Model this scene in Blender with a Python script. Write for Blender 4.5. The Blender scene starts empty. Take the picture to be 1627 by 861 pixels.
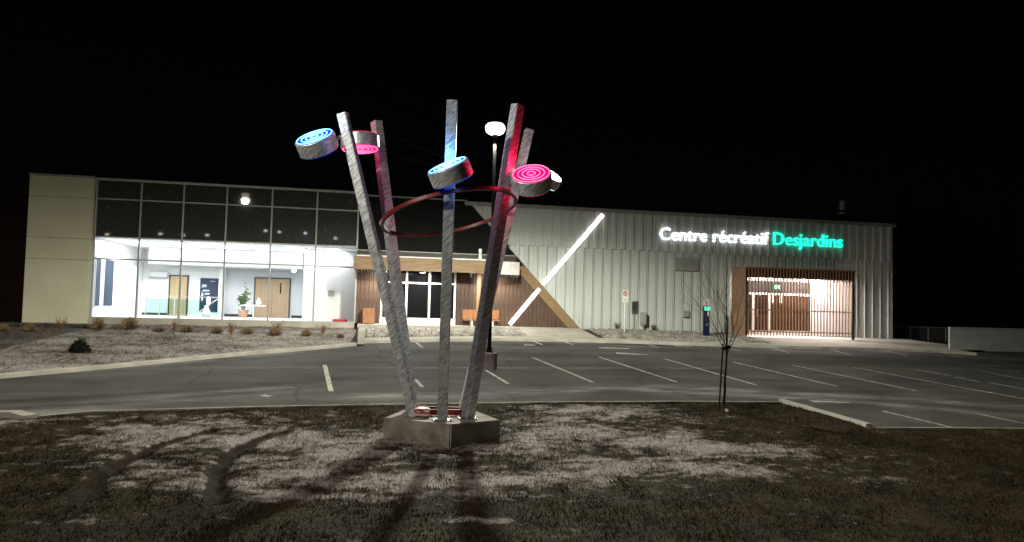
import bpy, bmesh, math, random
import numpy as np
from mathutils import Vector, Matrix
random.seed(7); rng = np.random.default_rng(7)
sc = bpy.context.scene
COL = sc.collection
R = math.radians

# ------------------------------------------------------------------ camera
EYE = Vector((0, 0, 2.4)); FPX = 1200.0; CX, CY = 813.5, 430.5
YAW, PITCH, ROLL = R(11.0), R(2.74), 0.026
fw = Vector((math.sin(YAW)*math.cos(PITCH), math.cos(YAW)*math.cos(PITCH), math.sin(PITCH)))
r0 = Vector((math.cos(YAW), -math.sin(YAW), 0)); u0 = r0.cross(fw)
rt = r0*math.cos(ROLL) + u0*math.sin(ROLL); up = u0*math.cos(ROLL) - r0*math.sin(ROLL)
cam = bpy.data.cameras.new('camera'); cam.sensor_width = 36; cam.lens = 36*FPX/1627
cam.clip_start = 0.1; cam.clip_end = 2000
co = bpy.data.objects.new('camera', cam); COL.objects.link(co)
m = Matrix((rt, up, -fw)).transposed().to_4x4(); m.translation = EYE; co.matrix_world = m
sc.camera = co

# ------------------------------------------------------------------ night sky, faint added sun fill, exposure
w = bpy.data.worlds.new('World'); sc.world = w; w.use_nodes = True
nt = w.node_tree; bg = nt.nodes['Background']
sky = nt.nodes.new('ShaderNodeTexSky'); sky.sky_type = 'NISHITA'; sky.sun_disc = False
sky.sun_elevation = R(25); sky.sun_rotation = R(160); sky.sun_intensity = 0.2
nt.links.new(sky.outputs[0], bg.inputs[0]); bg.inputs[1].default_value = 0.00012
sun = bpy.data.lights.new('fill_sun', 'SUN'); sun.energy = 0.03; sun.angle = R(12); sun.color = (1.0, .9, .76)  # sun lamp added as soft warm fill from behind the camera
so = bpy.data.objects.new('fill_sun', sun); COL.objects.link(so); so.rotation_euler = (R(62), 0, R(-22))
vs = sc.view_settings; vs.view_transform = 'Standard'; vs.look = 'None'; vs.exposure = 0.0; vs.gamma = 1.0; vs.use_curve_mapping = False
sc.cycles.use_denoising = True
sc.cycles.sample_clamp_indirect = 4.0
sc.cycles.max_bounces = 7; sc.cycles.transparent_max_bounces = 12
sc.cycles.caustics_reflective = False; sc.cycles.caustics_refractive = False

# ------------------------------------------------------------------ placing helpers
def ray(px, py): return fw + rt*((px-CX)/FPX) + up*((CY-py)/FPX)
def at_y(px, py, Y):
    d = ray(px, py); return EYE + d*((Y-EYE.y)/d.y)
def at_d(px, py, D): return EYE + ray(px, py)*D
def hit(px, py, zf):
    d = ray(px, py); a, b = 3.0, 120.0
    for _ in range(60):
        t = (a+b)/2; p = EYE + d*t
        if p.z > zf(p.x, p.y): a = t
        else: b = t
    return EYE + d*a
def z_lot(x, y):
    return float(np.interp(y, [-40, 22, 28, 33, 34.5], [-3.14, .27, .60, .97, 1.0]))
def z_lawn0(x, y):
    if y >= 12: return .27 + .055*(y-22) + .10
    return -.18 + .055*(y-12) + .012*(y-12)**2
def on_lot(px, py): return hit(px, py, z_lot)
def on_lawn(px, py): return hit(px, py, z_lawn0)

# ------------------------------------------------------------------ object helpers
def wpos(o):
    v = Vector((0, 0, 0))
    while o is not None: v = v + o.location; o = o.parent
    return v
def tag(o, label=None, cat=None, group=None, kind=None):
    if label: o['label'] = label
    if cat: o['category'] = cat
    if group: o['group'] = group
    if kind: o['kind'] = kind
    return o
def thing(name, loc, label, cat, group=None):
    o = bpy.data.objects.new(name, None); COL.objects.link(o); o.location = loc
    o.empty_display_size = .2
    return tag(o, label, cat, group)
def link_mesh(name, me, mat, parent, loc):
    o = bpy.data.objects.new(name, me); COL.objects.link(o); o.parent = parent; o.location = loc
    if mat is not None and not me.materials: me.materials.append(mat)
    return o
class MB:
    def __init__(s): s.v = []; s.f = []
    def add(s, vs, fs):
        n = len(s.v); s.v += [tuple(v) for v in vs]; s.f += [tuple(i+n for i in f) for f in fs]; return s
    def box(s, a, b):
        (x0, y0, z0), (x1, y1, z1) = [min(p, q) for p, q in zip(a, b)], [max(p, q) for p, q in zip(a, b)]
        return s.add([(x0,y0,z0),(x1,y0,z0),(x1,y1,z0),(x0,y1,z0),(x0,y0,z1),(x1,y0,z1),(x1,y1,z1),(x0,y1,z1)],
                     [(0,3,2,1),(4,5,6,7),(0,1,5,4),(1,2,6,5),(2,3,7,6),(3,0,4,7)])
    def beam(s, a, b, w, h, upv=(0, 0, 1)):
        a, b = Vector(a), Vector(b); d = (b-a).normalized(); upv = Vector(upv)
        if abs(d.dot(upv)) > .98: upv = Vector((0, 1, 0))
        sx = d.cross(upv).normalized()*w/2; sy = sx.cross(d).normalized()*h/2
        q = [-sx-sy, sx-sy, sx+sy, -sx+sy]
        return s.add([a+p for p in q]+[b+p for p in q], [(3,2,1,0),(4,5,6,7),(0,1,5,4),(1,2,6,5),(2,3,7,6),(3,0,4,7)])
    def poly(s, pts, off):
        off = Vector(off); n = len(pts); pts = [Vector(p) for p in pts]
        return s.add(pts+[p+off for p in pts], [tuple(range(n-1, -1, -1)), tuple(range(n, 2*n))]+[(i, (i+1) % n, n+(i+1) % n, n+i) for i in range(n)])
    def tube(s, pts, rad, n=8, cap=True):
        pts = [Vector(p) for p in pts]; base = len(s.v); prev = None
        if not hasattr(rad, '__len__'): rad = [rad]*len(pts)
        for i, p in enumerate(pts):
            d = (pts[min(i+1, len(pts)-1)]-pts[max(i-1, 0)]).normalized()
            if prev is None: prev = d.orthogonal().normalized()
            sx = (prev - d*prev.dot(d)).normalized(); prev = sx; sy = d.cross(sx)
            for k in range(n):
                a = 2*math.pi*k/n; s.v.append(tuple(p+(sx*math.cos(a)+sy*math.sin(a))*rad[i]))
        for i in range(len(pts)-1):
            for k in range(n):
                a = base+i*n+k; b = base+i*n+(k+1) % n; s.f.append((a, b, b+n, a+n))
        if cap:
            s.f.append(tuple(base+k for k in range(n-1, -1, -1))); e = base+(len(pts)-1)*n
            s.f.append(tuple(e+k for k in range(n)))
        return s
    def lathe(s, c, prof, n=24, axis=(0, 0, 1)):
        ax = Vector(axis).normalized(); sx = ax.orthogonal().normalized(); sy = ax.cross(sx); c = Vector(c); base = len(s.v)
        for r, h in prof:
            for k in range(n):
                a = 2*math.pi*k/n; s.v.append(tuple(c+ax*h+(sx*math.cos(a)+sy*math.sin(a))*r))
        for i in range(len(prof)-1):
            for k in range(n):
                a = base+i*n+k; b = base+i*n+(k+1) % n; s.f.append((a, b, b+n, a+n))
        s.f.append(tuple(base+k for k in range(n-1, -1, -1))); e = base+(len(prof)-1)*n
        s.f.append(tuple(e+k for k in range(n)))
        return s
    def mesh(s, name, off=(0, 0, 0), smooth=False):
        me = bpy.data.meshes.new(name); o = Vector(off)
        me.from_pydata([Vector(v)-o for v in s.v], [], s.f); me.update()
        if smooth: me.polygons.foreach_set('use_smooth', [True]*len(me.polygons))
        return me
    def build(s, name, mat, parent=None, bevel=0, smooth=False, label=None, cat=None, group=None, kind=None):
        if parent is None:
            A = np.array(s.v); loc = Vector(((A[:,0].min()+A[:,0].max())/2, (A[:,1].min()+A[:,1].max())/2, A[:,2].min())); off = loc
        else: loc = Vector((0, 0, 0)); off = wpos(parent)
        me = s.mesh(name, off, smooth)
        if bevel:
            bm = bmesh.new(); bm.from_mesh(me)
            bmesh.ops.bevel(bm, geom=[e for e in bm.edges if e.is_manifold and e.calc_face_angle(0) > .5], offset=bevel, segments=2, affect='EDGES', clamp_overlap=True)
            bm.to_mesh(me); bm.free()
        o = link_mesh(name, me, mat, parent, loc)
        return tag(o, label, cat, group, kind)
def B(a, b): return MB().box(a, b)
def np_mesh(name, V, F):
    me = bpy.data.meshes.new(name); V = np.asarray(V, np.float32); F = np.asarray(F, np.int32)
    me.vertices.add(len(V)); me.vertices.foreach_set('co', V.ravel())
    k = F.shape[1]; me.loops.add(F.size); me.loops.foreach_set('vertex_index', F.ravel())
    me.polygons.add(len(F)); me.polygons.foreach_set('loop_start', np.arange(0, F.size, k, dtype=np.int32))
    me.update(calc_edges=True); return me
def attr(me, name, vals):
    a = me.attributes.new(name, 'FLOAT', 'POINT'); a.data.foreach_set('value', np.asarray(vals, np.float32))
_tabs = {}
def vnoise(x, y, seed=0):
    if seed not in _tabs: _tabs[seed] = np.random.default_rng(seed).random((256, 256))
    T = _tabs[seed]; xi = np.floor(x).astype(int); yi = np.floor(y).astype(int); fx = x-xi; fy = y-yi
    fx = fx*fx*(3-2*fx); fy = fy*fy*(3-2*fy); g = lambda a, b: T[a % 256, b % 256]
    return (g(xi,yi)*(1-fx)+g(xi+1,yi)*fx)*(1-fy)+(g(xi,yi+1)*(1-fx)+g(xi+1,yi+1)*fx)*fy
def fbm(x, y, seed=0, octv=4):
    s = 0; a = .5
    for k in range(octv): s = s + a*vnoise(x*2**k, y*2**k, seed+k); a *= .5
    return s
def seg_dist(X, Y, pts):
    d = np.full(X.shape, 1e9)
    for (ax, ay), (bx, by) in zip(pts[:-1], pts[1:]):
        vx, vy = bx-ax, by-ay; t = np.clip(((X-ax)*vx+(Y-ay)*vy)/(vx*vx+vy*vy+1e-9), 0, 1)
        d = np.minimum(d, np.hypot(X-ax-t*vx, Y-ay-t*vy))
    return d

# ------------------------------------------------------------------ materials
def nodes(name):
    m = bpy.data.materials.new(name); m.use_nodes = True; t = m.node_tree
    return m, t, t.nodes['Principled BSDF'], t.nodes.new, t.links.new
def pmat(name, c1, c2=None, scale=4.0, rough=.7, metal=0.0, bump=0.0, bscale=None, stretch=(1, 1, 1), rot=(0, 0, 0), rvar=0.0, spec=.4, detail=5, contrast=(.35, .65)):
    m, t, b, N, L = nodes(name)
    b.inputs['Roughness'].default_value = rough; b.inputs['Metallic'].default_value = metal; b.inputs['Specular IOR Level'].default_value = spec
    b.inputs['Base Color'].default_value = (*c1, 1)
    tc = N('ShaderNodeTexCoord'); g = N('ShaderNodeMapping'); g.inputs['Scale'].default_value = stretch; g.inputs['Rotation'].default_value = rot
    L(tc.outputs['Object'], g.inputs[0])
    if c2 is not None:
        n = N('ShaderNodeTexNoise'); n.inputs['Scale'].default_value = scale; n.inputs['Detail'].default_value = detail
        L(g.outputs[0], n.inputs['Vector'])
        r = N('ShaderNodeValToRGB'); r.color_ramp.elements[0].color = (*c1, 1); r.color_ramp.elements[1].color = (*c2, 1)
        r.color_ramp.elements[0].position, r.color_ramp.elements[1].position = contrast
        L(n.outputs[0], r.inputs[0]); L(r.outputs[0], b.inputs['Base Color'])
        if rvar:
            mr = N('ShaderNodeMapRange'); mr.inputs['To Min'].default_value = rough-rvar; mr.inputs['To Max'].default_value = rough+rvar
            L(n.outputs[0], mr.inputs[0]); L(mr.outputs[0], b.inputs['Roughness'])
    if bump:
        n2 = N('ShaderNodeTexNoise'); n2.inputs['Scale'].default_value = bscale or scale*4; n2.inputs['Detail'].default_value = 4
        L(g.outputs[0], n2.inputs['Vector']); bp = N('ShaderNodeBump'); bp.inputs['Strength'].default_value = bump; bp.inputs['Distance'].default_value = .02
        L(n2.outputs[0], bp.inputs['Height']); L(bp.outputs[0], b.inputs['Normal'])
    return m
def emat(name, col, s):
    m, t, b, N, L = nodes(name)
    b.inputs['Base Color'].default_value = (*[min(1, c*.5) for c in col], 1); b.inputs['Emission Color'].default_value = (*col, 1); b.inputs['Emission Strength'].default_value = s
    return m
M = {}
M['stucco'] = pmat('cream_panel', (.70,.67,.48), (.77,.74,.55), .8, .85, bump=.15, bscale=60)
M['joint'] = pmat('joint', (.16,.15,.13), rough=.9)
M['cladding'] = pmat('grey_cladding', (.50,.53,.505), (.58,.61,.585), 1.2, .42, bump=.05, bscale=8, stretch=(1,1,.25), spec=.35)
M['trim'] = pmat('grey_trim', (.30,.30,.28), (.36,.36,.33), 3, .5)
M['alu'] = pmat('aluminium', (.36,.37,.36), (.42,.43,.42), 4, .45, metal=.3)
M['black_clad'] = pmat('black_cladding', (.004,.004,.004), (.007,.007,.007), 3, .7, spec=.15)
M['wood_dark'] = pmat('dark_wood', (.062,.035,.024), (.122,.071,.047), 3, .6, bump=.2, bscale=12, stretch=(6,6,.5))
M['wood_tan'] = pmat('tan_wood', (.19,.12,.06), (.28,.185,.10), 3, .6, bump=.15, bscale=14, stretch=(.5,6,6))
M['wood_tanv'] = pmat('tan_wood_post', (.32,.21,.11), (.44,.30,.17), 3, .6, bump=.15, stretch=(6,6,.5))
M['wood_orange'] = pmat('orange_wood', (.34,.15,.065), (.46,.225,.105), 4, .5, stretch=(6,6,.7))
M['wood_slat'] = pmat('slat_wood', (.27,.15,.09), (.38,.235,.15), 4, .55, stretch=(6,6,.5))
M['door_wood'] = pmat('door_wood', (.27,.185,.11), (.33,.235,.145), 2, .5, stretch=(8,8,.5))
M['door_maple'] = pmat('maple_door', (.42,.30,.16), (.50,.37,.21), 2, .5, stretch=(8,8,.5))
M['frame_dark'] = pmat('dark_frame', (.04,.035,.03), rough=.5)
M['white'] = pmat('white_paint', (.80,.80,.80), rough=.6)
M['white_metal'] = pmat('white_metal', (.72,.72,.72), rough=.4)
M['grey_wall'] = pmat('grey_paint', (.42,.43,.45), (.45,.46,.48), 2, .8)
M['bulk'] = pmat('bulkhead_grey', (.35,.37,.37), rough=.7)
M['floor_in'] = pmat('lobby_floor', (.55,.57,.57), (.62,.64,.64), 1, .25)
M['baseb'] = pmat('black_baseboard', (.02,.02,.02), rough=.5)
M['concrete'] = pmat('concrete', (.36,.34,.29), (.46,.44,.38), 1.6, .85, bump=.25, bscale=40)
M['conc_base'] = pmat('weathered_concrete', (.15,.13,.115), (.34,.305,.27), 3.2, .85, bump=.35, bscale=30, detail=8)
M['paint'] = pmat('road_paint', (.16,.155,.14), (.50,.49,.46), 7, .8, contrast=(.33,.58), detail=8)
M['paint_y'] = pmat('yellowed_road_paint', (.25,.22,.16), (.60,.56,.44), 7, .8, contrast=(.3,.55), detail=8)
M['snow'] = pmat('crusted_snow', (.62,.63,.66), (.78,.79,.82), 6, .7, bump=.6, bscale=18)
M['steel'] = pmat('galvanised_steel', (.30,.30,.30), (.42,.42,.42), 8, .45, metal=.6)
M['dark_steel'] = pmat('dark_painted_steel', (.022,.019,.017), (.04,.034,.03), 5, .55)
M['red_steel'] = pmat('red_painted_steel', (.10,.006,.007), (.16,.010,.010), 5, .35)
M['rock'] = pmat('gravel', (.16,.15,.13), (.40,.38,.34), 3, .9)
M['bark'] = pmat('bark', (.045,.034,.026), (.10,.08,.062), 9, .9, bump=.4, stretch=(3,3,.6))
M['twig'] = pmat('twig', (.085,.058,.042), (.16,.12,.085), 6, .9)
M['twig_red'] = pmat('reddish_twig', (.14,.062,.035), (.24,.13,.075), 6, .9)
M['tuft'] = pmat('dried_grass', (.15,.10,.045), (.32,.23,.12), 9, .9)
M['needle'] = pmat('needles', (.012,.022,.010), (.03,.045,.02), 3, .9)
M['juniper'] = pmat('juniper', (.006,.008,.006), (.014,.018,.012), 6, .95, spec=.1)
M['pole_black'] = pmat('black_pole_paint', (.003,.0026,.0024), (.006,.005,.0045), 5, .8, spec=.1)
M['dim_metal'] = pmat('near_black_metal', (.01,.01,.01), (.018,.018,.018), 5, .7, spec=.1)  # near-black metal for vents, ducts and far lamp poles
M['leaf'] = pmat('houseplant_leaf', (.04,.075,.022), (.10,.14,.05), 12, .5)
M['pot'] = pmat('terracotta', (.30,.17,.11), (.40,.24,.16), 5, .8)
M['rubber'] = pmat('black_rubber', (.015,.015,.015), rough=.7)
M['navy'] = pmat('navy_metal', (.008,.014,.045), (.012,.02,.06), 5, .4)
M['sign_white'] = pmat('sign_white', (.75,.76,.74), rough=.45)
M['sign_red'] = pmat('sign_red', (.55,.02,.02), rough=.45)
M['sign_black'] = pmat('sign_black', (.02,.02,.02), rough=.45)
M['sign_green'] = pmat('sign_green', (.05,.42,.22), rough=.45)
M['sign_teal'] = emat('lit_green', (.12,.9,.6), 1.2)
M['exit_green'] = emat('exit_green', (.12,.9,.55), 2.6)
M['dark_int'] = pmat('dark_interior', (.012,.011,.010), rough=.7)
M['poster'] = pmat('navy_poster', (.016,.028,.06), (.026,.04,.08), 1.5, .5)
M['poster_light'] = pmat('poster_pale_print', (.35,.40,.45), (.55,.58,.6), 9, .5)
M['roof'] = pmat('roof_membrane', (.03,.03,.03), (.05,.05,.05), 2, .9)
M['board'] = pmat('white_rink_board', (.42,.44,.43), (.50,.52,.51), 1.5, .5)
M['soil'] = pmat('soil', (.020,.016,.012), (.05,.04,.028), .6, .95)
M['ice'] = pmat('icicle', (.30,.30,.29), rough=.3)
M['fascia_bright'] = pmat('lit_look_fascia', (.62,.56,.56), (.80,.76,.76), 5, .5)  # lit look of the canopy's right end put into a pale pinkish colour
M['pane_brown'] = pmat('brown_tinted_glazing', (.030,.015,.009), (.05,.026,.016), 2, .2)
M['lamp_lens'] = emat('lamp_lens', (1, .94, .74), 5)
M['led_white'] = emat('led_white', (1, .88, .91), 4.0)
M['ceil_lamp'] = emat('ceiling_lamp', (1, .98, .95), 9)
M['letter_white'] = emat('letter_white', (.92, .94, 1), 2.2)
M['letter_teal'] = emat('letter_teal', (.02, .82, .55), 1.7)
M['letter_side'] = pmat('letter_side', (.03,.03,.035), rough=.5)
M['red_mat'] = pmat('red_mat', (.42,.03,.05), (.5,.05,.07), 6, .8)
# brushed posts
def brushed():
    m, t, b, N, L = nodes('swirl_brushed_aluminium')
    tc = N('ShaderNodeTexCoord'); g0 = N('ShaderNodeMapping'); g0.inputs['Rotation'].default_value = (R(15), R(42), 0); g = N('ShaderNodeMapping'); g.inputs['Scale'].default_value = (2.6, 2.6, 21)
    L(tc.outputs['Object'], g0.inputs[0]); L(g0.outputs[0], g.inputs[0]); n = N('ShaderNodeTexNoise'); n.inputs['Scale'].default_value = 2.6; n.inputs['Detail'].default_value = 4; n.inputs['Distortion'].default_value = .5
    L(g.outputs[0], n.inputs['Vector'])
    r = N('ShaderNodeValToRGB'); e = r.color_ramp.elements; e[0].position = .36; e[0].color = (.34,.355,.38,1); e[1].position = .64; e[1].color = (.86,.89,.94,1)
    L(n.outputs[0], r.inputs[0]); L(r.outputs[0], b.inputs['Base Color'])
    b.inputs['Metallic'].default_value = .72
    mr = N('ShaderNodeMapRange'); mr.inputs['To Min'].default_value = .36; mr.inputs['To Max'].default_value = .58; L(n.outputs[0], mr.inputs[0]); L(mr.outputs[0], b.inputs['Roughness'])
    bp = N('ShaderNodeBump'); bp.inputs['Strength'].default_value = .5; bp.inputs['Distance'].default_value = .01; L(n.outputs[0], bp.inputs['Height']); L(bp.outputs[0], b.inputs['Normal'])
    return m
M['brushed'] = brushed()
# clear glass: mostly see-through with a mirror coat
def clear_glass(name, tint, refl):
    m, t, b, N, L = nodes(name); t.nodes.remove(b); out = t.nodes['Material Output']
    tr = N('ShaderNodeBsdfTransparent'); tr.inputs[0].default_value = (*tint, 1); gl = N('ShaderNodeBsdfGlossy'); gl.inputs['Roughness'].default_value = .02
    mx = N('ShaderNodeMixShader'); fr = N('ShaderNodeFresnel'); fr.inputs[0].default_value = 1.45
    mu = N('ShaderNodeMath'); mu.operation = 'MULTIPLY'; mu.inputs[1].default_value = refl; L(fr.outputs[0], mu.inputs[0])
    L(mu.outputs[0], mx.inputs[0]); L(tr.outputs[0], mx.inputs[1]); L(gl.outputs[0], mx.inputs[2]); L(mx.outputs[0], out.inputs[0])
    return m
M['glass'] = clear_glass('clear_glass', (.97,.985,.98), 1.6)
M['rail_glass'] = clear_glass('greenish_rail_glass', (.72,.86,.84), 1.0)
M['door_glass'] = pmat('dark_door_glass', (.008,.008,.009), rough=.05, spec=.5)
def spandrel():
    m, t, b, N, L = nodes('dusty_dark_glass'); b.inputs['Roughness'].default_value = .025; b.inputs['Specular IOR Level'].default_value = .35
    tc = N('ShaderNodeTexCoord'); n = N('ShaderNodeTexNoise'); n.inputs['Scale'].default_value = 5.5; n.inputs['Detail'].default_value = 3; n.inputs['Roughness'].default_value = .7
    L(tc.outputs['Object'], n.inputs['Vector']); r = N('ShaderNodeValToRGB'); e = r.color_ramp.elements
    e[0].position = .60; e[0].color = (.050,.055,.052,1); e[1].position = .74; e[1].color = (.14,.15,.14,1); L(n.outputs[0], r.inputs[0]); L(r.outputs[0], b.inputs['Base Color'])
    return m
M['spandrel'] = spandrel()
# frosty dead lawn (snow / rut are per-point amounts on the mesh)
def lawn_mat(name, blade=False):
    m, t, b, N, L = nodes(name); b.inputs['Roughness'].default_value = .95; b.inputs['Specular IOR Level'].default_value = .15
    geo = N('ShaderNodeNewGeometry'); n1 = N('ShaderNodeTexNoise'); n1.inputs['Scale'].default_value = 1.3; n1.inputs['Detail'].default_value = 8; n1.inputs['Roughness'].default_value = .65
    L(geo.outputs['Position'], n1.inputs['Vector'])
    r1 = N('ShaderNodeValToRGB'); e = r1.color_ramp.elements; e[0].position = .3; e[1].position = .7
    if blade: e[0].color = (.024,.017,.0075,1); e[1].color = (.078,.055,.024,1)
    else: e[0].color = (.020,.015,.008,1); e[1].color = (.055,.042,.021,1)
    L(n1.outputs[0], r1.inputs[0])
    sa = N('ShaderNodeAttribute'); sa.attribute_name = 'snow'; ra = N('ShaderNodeAttribute'); ra.attribute_name = 'rut'
    n2 = N('ShaderNodeTexNoise'); n2.inputs['Scale'].default_value = 6.0; n2.inputs['Detail'].default_value = 7; n2.inputs['Roughness'].default_value = .7; L(geo.outputs['Position'], n2.inputs['Vector'])
    ad = N('ShaderNodeMath'); ad.operation = 'ADD'; L(sa.outputs['Fac'], ad.inputs[0]); L(n2.outputs[0], ad.inputs[1])
    mr = N('ShaderNodeMapRange'); mr.inputs['From Min'].default_value = .88; mr.inputs['From Max'].default_value = 1.22; mr.inputs['To Max'].default_value = .58 if blade else .74; L(ad.outputs[0], mr.inputs[0])
    mx = N('ShaderNodeMixRGB'); L(mr.outputs[0], mx.inputs[0]); L(r1.outputs[0], mx.inputs[1]); mx.inputs[2].default_value = (.46,.42,.40,1)
    mx2 = N('ShaderNodeMixRGB'); L(ra.outputs['Fac'], mx2.inputs[0]); L(mx.outputs[0], mx2.inputs[1]); mx2.inputs[2].default_value = (.018,.0095,.006,1)
    L(mx2.outputs[0], b.inputs['Base Color'])
    bp = N('ShaderNodeBump'); bp.inputs['Strength'].default_value = .7; bp.inputs['Distance'].default_value = .03; L(n2.outputs[0], bp.inputs['Height'])
    if not blade: L(bp.outputs[0], b.inputs['Normal'])
    return m
M['lawn'] = lawn_mat('frosty_dead_lawn'); M['blade'] = lawn_mat('dead_grass_blade', True)
def asphalt():
    m, t, b, N, L = nodes('asphalt'); geo = N('ShaderNodeNewGeometry')
    mp = N('ShaderNodeMapping'); mp.inputs['Scale'].default_value = (.12, .9, 1); mp.inputs['Rotation'].default_value = (0, 0, R(-4)); L(geo.outputs['Position'], mp.inputs[0])
    n1 = N('ShaderNodeTexNoise'); n1.inputs['Scale'].default_value = 1.0; n1.inputs['Detail'].default_value = 7; n1.inputs['Roughness'].default_value = .6; L(mp.outputs[0], n1.inputs['Vector'])
    n2 = N('ShaderNodeTexNoise'); n2.inputs['Scale'].default_value = 45; n2.inputs['Detail'].default_value = 3; L(geo.outputs['Position'], n2.inputs['Vector'])
    r = N('ShaderNodeValToRGB'); e = r.color_ramp.elements; e[0].position = .32; e[0].color = (.050,.047,.043,1); e[1].position = .68; e[1].color = (.098,.092,.084,1); L(n1.outputs[0], r.inputs[0])
    mu = N('ShaderNodeMixRGB'); mu.blend_type = 'MULTIPLY'; mu.inputs[0].default_value = .6; L(r.outputs[0], mu.inputs[1])
    r2 = N('ShaderNodeValToRGB'); e = r2.color_ramp.elements; e[0].position = .3; e[0].color = (.45,.45,.45,1); e[1].position = .7; e[1].color = (1.3,1.3,1.3,1); L(n2.outputs[0], r2.inputs[0]); L(r2.outputs[0], mu.inputs[2])
    da = N('ShaderNodeAttribute'); da.attribute_name = 'dust'; dk = N('ShaderNodeAttribute'); dk.attribute_name = 'dark'
    mm = N('ShaderNodeMath'); mm.operation = 'MULTIPLY'; n3 = N('ShaderNodeTexNoise'); n3.inputs['Scale'].default_value = 1.0; n3.inputs['Detail'].default_value = 6; n3.inputs['Roughness'].default_value = .75
    mp3 = N('ShaderNodeMapping'); mp3.inputs['Scale'].default_value = (.8, 5, 1); L(geo.outputs['Position'], mp3.inputs[0]); L(mp3.outputs[0], n3.inputs['Vector'])
    r3 = N('ShaderNodeMapRange'); r3.inputs['From Min'].default_value = .36; r3.inputs['From Max'].default_value = .66; L(n3.outputs[0], r3.inputs[0])
    L(da.outputs['Fac'], mm.inputs[0]); L(r3.outputs[0], mm.inputs[1])
    m1 = N('ShaderNodeMixRGB'); L(mm.outputs[0], m1.inputs[0]); L(mu.outputs[0], m1.inputs[1]); m1.inputs[2].default_value = (.34,.33,.31,1)
    m2 = N('ShaderNodeMixRGB'); L(dk.outputs['Fac'], m2.inputs[0]); L(m1.outputs[0], m2.inputs[1]); m2.inputs[2].default_value = (.018,.018,.018,1)
    # hairline cracks and old stains
    nv = N('ShaderNodeTexNoise'); nv.inputs['Scale'].default_value = .7; nv.inputs['Detail'].default_value = 5; L(geo.outputs['Position'], nv.inputs['Vector'])
    mv = N('ShaderNodeMixRGB'); mv.inputs[0].default_value = .35; L(geo.outputs['Position'], mv.inputs[1]); L(nv.outputs['Color'], mv.inputs[2])
    vo = N('ShaderNodeTexVoronoi'); vo.feature = 'DISTANCE_TO_EDGE'; vo.inputs['Scale'].default_value = .34; L(mv.outputs[0], vo.inputs['Vector'])
    cr = N('ShaderNodeMapRange'); cr.inputs['From Min'].default_value = .003; cr.inputs['From Max'].default_value = .009; cr.inputs['To Min'].default_value = .5; cr.inputs['To Max'].default_value = 0; L(vo.outputs['Distance'], cr.inputs[0])
    m3 = N('ShaderNodeMixRGB'); L(cr.outputs[0], m3.inputs[0]); L(m2.outputs[0], m3.inputs[1]); m3.inputs[2].default_value = (.012,.012,.012,1)
    st = N('ShaderNodeMapRange'); st.inputs['From Min'].default_value = .32; st.inputs['From Max'].default_value = .70; st.inputs['To Min'].default_value = .72; st.inputs['To Max'].default_value = 1.3; L(nv.outputs[0], st.inputs[0])
    m4 = N('ShaderNodeMixRGB'); m4.blend_type = 'MULTIPLY'; m4.inputs[0].default_value = 1; L(m3.outputs[0], m4.inputs[1]); L(st.outputs[0], m4.inputs[2])
    L(m4.outputs[0], b.inputs['Base Color']); b.inputs['Roughness'].default_value = .82; b.inputs['Specular IOR Level'].default_value = .3
    bp = N('ShaderNodeBump'); bp.inputs['Strength'].default_value = .35; bp.inputs['Distance'].default_value = .01; L(n2.outputs[0], bp.inputs['Height']); L(bp.outputs[0], b.inputs['Normal'])
    return m
M['asphalt'] = asphalt()

# ================================================================== GROUND
def grid_mesh(name, xs, ys, zf):
    X, Y = np.meshgrid(xs, ys); Z = zf(X, Y); nx, ny = len(xs), len(ys)
    V = np.stack([X.ravel(), Y.ravel(), Z.ravel()], 1); i = np.arange((ny-1)*nx).reshape(ny-1, nx)[:, :-1].ravel()
    return np_mesh(name, V, np.stack([i, i+1, i+nx+1, i+nx], 1)), X.ravel(), Y.ravel()
lotv = lambda X, Y: np.interp(Y, [-40, 22, 28, 33, 34.5], [-3.14, .27, .60, .97, 1.0])
xs = np.concatenate([np.linspace(-420, -60, 14), np.linspace(-52, 60, 40), np.linspace(75, 420, 14)])
ys = np.concatenate([np.linspace(-300, -40, 10), np.linspace(-30, 60, 40), np.linspace(75, 600, 14)])
me, X, Y = grid_mesh('ground', xs, ys, lambda X, Y: lotv(X, Y) - .30 + np.clip((Y-35)*.03, 0, .3))
tag(link_mesh('ground', me, M['soil'], None, (0, 0, 0)), kind='structure')

def W(pts, f): return [f(*p) for p in pts]
def xy(pts): return [(p.x, p.y) for p in pts]
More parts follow.
